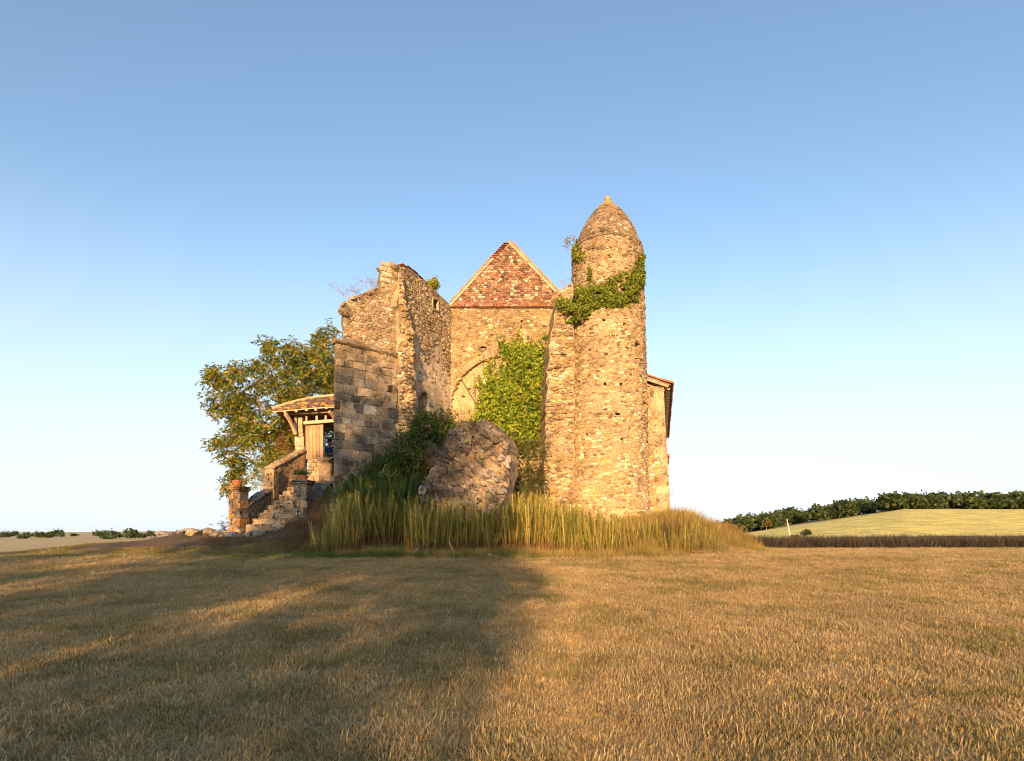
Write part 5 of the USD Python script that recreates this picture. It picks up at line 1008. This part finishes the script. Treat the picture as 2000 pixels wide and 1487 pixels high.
idx = np.where(N1 < .49, rng.integers(0, 3, len(pos)), np.where(N1 < .57, rng.integers(3, 5, len(pos)), rng.integers(5, 7, len(pos))))
scatter('lawn_grass', dry+mixd+grn, np.column_stack([pos, z_]), rng.uniform(.75, 1.25, len(pos))*(1+.25*sstep(8, 15, pos[:, 1])), rng, 'short mown dry lawn grass in front of the ruin', idx=idx)
# tall slender weeds
def weed(rng, h, red, top, bushy):
    mb = MB(); n = 6; lean = rng.normal(0, .04, 2); pts = [np.array([lean[0]*t*t*h, lean[1]*t*t*h, h*t]) for t in np.linspace(0, 1, n)]
    v, f = tube(pts, np.linspace(.0065, .002, n), 3); t = np.clip(v[:, 2:]/h, 0, 1); k = np.clip((t-.16)/.26, 0, 1); mb.add(v, f, np.array(red)*(1-k)+np.array(top)*k)
    L = int(bushy*h)
    for i in range(L):
        t = rng.uniform(.22, 1.0)**.8; p = np.array([lean[0]*t*t*h, lean[1]*t*t*h, h*t]); a = i*2.4+rng.normal(0, .3); l = .085*(1.15-.55*t)*rng.uniform(.7, 1.3); d = np.array([math.cos(a), math.sin(a), .75+.5*t]); d /= np.linalg.norm(d); s = np.array([-math.sin(a), math.cos(a), 0])*.006
        c = np.array(top)*rng.normal(1, .2)*(1.0 if t > .4 else .85); m = p+d*l*.5; e = p+d*l-[0, 0, .012]; mb.add(np.array([p, m-s, m+s, e]), [(0, 2, 1), (1, 2, 3)], c)
    for i in range(int(4*bushy/60)):     # flowering side shoots
        t = rng.uniform(.72, .97); p = np.array([lean[0]*t*t*h, lean[1]*t*t*h, h*t]); a = rng.uniform(0, 6.28); e = p+np.array([math.cos(a)*.05, math.sin(a)*.05, .12]); v, f = tube([p, e], [.002, .001], 3); mb.add(v, f, top)
    return mb.get()
GW = [(.30, .29, .055), (.54, .44, .11), (.15, .18, .04), (.66, .52, .15), (.40, .36, .08)]
ws = [weed(rng, rng.uniform(1.08, 1.26), ((.24, .06, .04), (.22, .13, .06), (.30, .17, .08))[k % 3], GW[k % 5], (85, 60, 100)[k % 3]) for k in range(10)]
dw = [weed(rng, rng.uniform(.9, 1.15), (.20, .12, .06), ((.34, .24, .08), (.30, .20, .07), (.22, .14, .06))[k % 3], 60) for k in range(4)]
pos = []; sc = []
while len(pos) < 3300:
    u, Y = rng.uniform(600, 1400), rng.uniform(14.5, 18.4); x_ = (u-CU)/F*Y
    if rng.random() > np.interp(u, [600, 660, 1290, 1400], [0.0, 1, 1, 0.0]) or meshkit.noise(np.array([x_*1.3, Y*1.3, 4.])) < .27 or Y < 14.35 + 1.1*meshkit.noise(np.array([x_*.9, 3., 8.])): continue
    if rng.random() > .45 + .55*math.exp(-(Y-14.6)/1.3): continue
    if 16.0 < Y < 17.6 and 815 < u < 1000 and Y > 15.6: continue
    z_ = hq(x_, Y); top = np.interp(u, [630, 660, 720, 800, 830, 985, 1010, 1060, 1120, 1200, 1260, 1310, 1345], [1026, 978, 950, 968, 985, 990, 978, 970, 998, 1018, 1034, 1024, 1026]) + rng.normal(0, 12) - 3
    zt = EZ+(HV-top)/F*Y; h = zt-z_
    if h < .3: continue
    pos.append((x_, Y, z_-.02)); sc.append(min(h, 1.55)/1.17*rng.uniform(.6, 1.05))
scatter('weeds', ws+dw[:2], pos, sc, rng, 'tall stand of slender green weeds with reddish stems before the ruin', lean=.17)
pos = []; sc = []
while len(pos) < 2300:
    u, Y = rng.uniform(1295, 1492), rng.uniform(15.8, 20.5); x_ = (u-CU)/F*Y; z_ = hq(x_, Y); top = np.interp(u, [1295, 1320, 1400, 1440, 1470, 1492], [1018, 1020, 1024, 1034, 1050, 1066])+rng.normal(0, 5); h = EZ+(HV-top)/F*Y-z_
    bl = np.interp(u, [1295, 1400, 1492], [15.6, 16.6, 18.6])
    if h < .15 or Y < bl: continue
    pos.append((x_, Y, z_-.02)); sc.append(min(h, 1.3)/1.03*rng.uniform(.85, 1.0))
scatter('dry_grass', dw, pos, sc, rng, 'tall golden dry weeds and grass right of the tower', lean=.14)
tall = [tuft(rng, 40, .14, .42, .007, [(.12, .07, .04), (.16, .10, .05)], [(.26, .16, .08), (.20, .115, .06), (.15, .10, .04)], .16) for _ in range(3)]
pos = []; sc = []
while len(pos) < 1500:      # brown dead growth on the bank at the left, and on the slope behind
    u, Y = rng.uniform(390, 665), rng.uniform(15.2, 21.5); x_ = (u-CU)/F*Y
    if Y > 18.5 and u < 605: continue
    pos.append((x_, Y, hq(x_, Y)-.02)); sc.append(rng.uniform(.3, 1.0)*(.4 if u < 560 else .8))
scatter('dead_grass', tall, pos, sc, rng, 'brown dead grass and stalks on the bank below the steps', lean=.25)
gold = [tuft(rng, 46, .16, .40, .006, [(.26, .20, .06), (.18, .16, .04)], [(.46, .34, .11), (.38, .30, .08), (.50, .36, .14)], .14) for _ in range(3)]
pos = []; sc = []
while len(pos) < 1300:
    u, Y = rng.uniform(1200, 1500), rng.uniform(15.0, 19.5); x_ = (u-CU)/F*Y
    if Y < np.interp(u, [1200, 1320, 1400, 1500], [14.8, 15.2, 16.0, 18.4]): continue
    pos.append((x_, Y, hq(x_, Y)-.02)); sc.append(rng.uniform(.5, 1.3)*np.interp(u, [1200, 1320, 1450, 1500], [.5, 1.2, 1., .4]))
while len(pos) < 2300:
    u = rng.uniform(660, 1330); x_ = (u-CU)/F*14.6; Y = 14.25+.8*rng.random()+.9*(meshkit.noise(np.array([x_*.9, 3., 8.]))-.4); x_ = (u-CU)/F*Y; pos.append((x_, Y, hq(x_, Y)-.01)); sc.append(rng.uniform(.2, .75))
scatter('golden_grass', gold, pos, sc, rng, 'low golden grass fringing the weeds on the right', lean=.2)
lush = [tuft(rng, 44, .14, .20, .008, [(.05, .08, .015), (.07, .10, .02)], [(.13, .18, .03), (.18, .21, .04)], .08) for _ in range(3)]
pos = []; sc = []
while len(pos) < 1300:
    u, Y = rng.uniform(420, 1330), rng.normal(14.6, .28); k = np.interp(u, [420, 560, 640, 760, 840, 1100, 1330], [.35, .5, 1.0, 1.0, .4, .3, .15])
    if rng.random() > k: continue
    x_ = (u-CU)/F*Y; pos.append((x_, Y, hq(x_, Y)-.01)); sc.append(rng.uniform(.4, 1.1)*(.35+.6*k))
scatter('green_grass', lush, pos, sc, rng, 'fresh green grass along the lawn edge under the weeds', lean=.15)
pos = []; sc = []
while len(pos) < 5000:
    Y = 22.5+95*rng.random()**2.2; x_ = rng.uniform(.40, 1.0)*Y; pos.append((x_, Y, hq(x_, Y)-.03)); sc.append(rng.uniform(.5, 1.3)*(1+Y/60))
scatter('field_weeds', [tuft(rng, 40, .2, .34, .012, [(.05, .038, .028), (.06, .048, .03)], [(.10, .075, .05), (.13, .10, .07), (.075, .065, .035)], .16) for _ in range(3)], pos, sc, rng, 'rough brown growth with shade put into its colour, on the field dipping away on the right', lean=.3)  # tuft colours darkened to stand for the shade on this field
# second growth: green weeds on the heap behind the front stand
pos = []; sc = []
while len(pos) < 1300:
    u, Y = rng.uniform(655, 835), rng.uniform(16.2, 18.0); x_ = (u-CU)/F*Y; z_ = hq(x_, Y); top = np.interp(u, [655, 690, 740, 800, 835], [975, 905, 896, 905, 945])+rng.normal(0, 12); h = EZ+(HV-top)/F*Y-z_
    if h < .3: continue
    pos.append((x_, Y, z_)); sc.append(min(h, 1.5)/1.17)
hw = [weed(rng, rng.uniform(1.0, 1.35), (.10, .06, .03), ((.10, .16, .045), (.13, .19, .05), (.08, .13, .04))[k % 3], 95) for k in range(4)]
scatter('heap_weeds', hw, pos, sc, rng, 'dark green weeds crowding the foot of the ashlar wall', lean=.2)
for lb, g in (('bleached dead stick leaning in the weeds below the fallen lump', [(806, 1083), (813, 1074), (820, 1068)]), ('pale dead stalk standing bent in the weeds further right', [(877, 1057), (884, 1075), (888, 1082)])):
    v, f = tube([P(a, b, 14.5) for a, b in g], [.014, .011, .006], 5); single('dead_stick', v, f, 'bark', (.46, .36, .24), label=lb, cat='stick')

# ------------------------------------------------------------------ the country beyond, right and left
rng = np.random.default_rng(71)
def far_tree(T_, c, h, w, rng, mb, n=170, cols=((.045, .07, .018), (.06, .085, .022), (.085, .10, .025))):
    d = sphere_dirs(n, rng)*rng.uniform(.55, 1, (n, 1)); lobes = sphere_dirs(7, rng)*.45; p = np.vstack([d[: n//3]*[.8, .8, .9]]+[lobes[k]+d[n//3+k*(n*2//21): n//3+(k+1)*(n*2//21)]*.55 for k in range(7)]); p[:, 2] = np.abs(p[:, 2]+.1)
    p = p*[w/2, w/2, h*.62]+np.asarray(c)+[0, 0, h*.3]; v, f = leaves(p, rng.normal(0, 1, p.shape), w*.15, rng, 1., .2); mb.add(v, f, leafcol(list(cols), [2, 2, 1], rng, len(p)))
mb = MB()
for k in range(330):
    q = rng.uniform(.37, 1.05); Y = rng.uniform(322, 420); x_ = q*Y; far_tree(None, (x_, Y, hq(x_, Y)-1), rng.uniform(6, 14), rng.uniform(9, 17), rng, mb, 230)
mb.single('far_wood', 'leaf', label='dark green wood along the hilltop beyond the fields on the right', kind='stuff')
def far_single(name, lb, u, v_, Y, h, w, cols):
    mb = MB(); x_ = (u-CU)/F*Y; z_ = hq(x_, Y); T_ = thing(name, lb, name.replace('_', ' ') if name == 'bush' else 'tree', loc=(x_, Y, z_)); far_tree(None, (x_, Y, z_-.3), h, w, rng, mb, 260, cols); mb.put(T_, 'crown', 'leaf')
    v, f = tube([(x_, Y, z_-.4), (x_+.1, Y, z_+h*.45), (x_, Y, z_+h*.7)], [h*.035, h*.025, h*.01], 6); put(T_, 'trunk', v, f, 'bark', (.2, .15, .1))
far_single('far_tree', 'yellowing tree at the corner of the far wood on the right', 1497, 1040, 318, 7.5, 6.5, ((.20, .14, .02), (.12, .11, .02), (.07, .08, .02)))
far_single('bush', 'dark bush standing in the yellow field near the right edge', 1575, 1042, 160, 2.6, 3.4, ((.04, .05, .015), (.08, .05, .03), (.05, .06, .02)))
far_single('bush', 'small reddish bush beside the track in the yellow field', 1552, 1046, 156, .9, 2.6, ((.16, .07, .04), (.10, .07, .03), (.2, .1, .04)))
a, b = P(1537, 1015, 170), P(1543, 1036.5, 170); b[2] = hq(b[0], 170)-.2
UP = thing('utility_pole', 'slim pale leaning pole in the stubble field before the wood', 'pole', loc=b); v, f = tube([b, (a+b)/2, a], [.17, .15, .11], 8); put(UP, 'shaft', v, f, 'wood', (.62, .58, .42))
v, f = lathe([(.15, 0), (.10, .12), (.001, .16)], 8, a); put(UP, 'cap', v, f, 'metal', (.4, .38, .33))
mb = MB()
for k in range(110):
    q = rng.choice([-1.12, -1.0, -.86, -.7, -.6, -.53])+rng.normal(0, .035); Y = rng.uniform(480, 900); x_ = q*Y; far_tree(None, (x_, Y, hq(x_, Y)-1), rng.uniform(4, 13), rng.uniform(7, 18), rng, mb, 150)
mb.single('far_hedge', 'leaf', label='low distant tree line beyond the valley on the left', kind='stuff')
# big trees at the photographer's back: their long shadows lie over the lawn, the weeds and the ashlar wall
def shade_tree(lb, c, h, w, n, rng, z0=.42):
    c = np.array([c[0], c[1], hq(np.array(c[0]), np.array(c[1]))]); d = sphere_dirs(n, rng)*rng.uniform(.3, 1, (n, 1))**.6; att = c+[0, 0, h*(1+z0)/2]+d*[w/2, w/2, h*(1-z0)/2]; att = att[meshkit.noise(att*.45, 5) > .36]
    tree('shade_tree', lb, 'tree', att, [c-[0, 0, .2], c+[.1, 0, h*.14], c+[0, .1, h*z0], c+[.1, 0, h*.42]], .02, rng, 6, 5, .9, .42, WALN[:2]+[(.05, .075, .012)], [2, 1, 2], group=None, thick=.1)
shade_tree('tall leafy tree standing behind the photographer, left of the lawn', (-10.0, -24), 16.8, 9.5, 290, rng)
shade_tree('second leafy tree behind the photographer, farther left', (-17.5, -30), 12.0, 9.0, 220, rng, .25)
shade_tree('smaller leafy tree behind the photographer near the middle', (-6.6, -28), 12.2, 6.6, 170, rng)
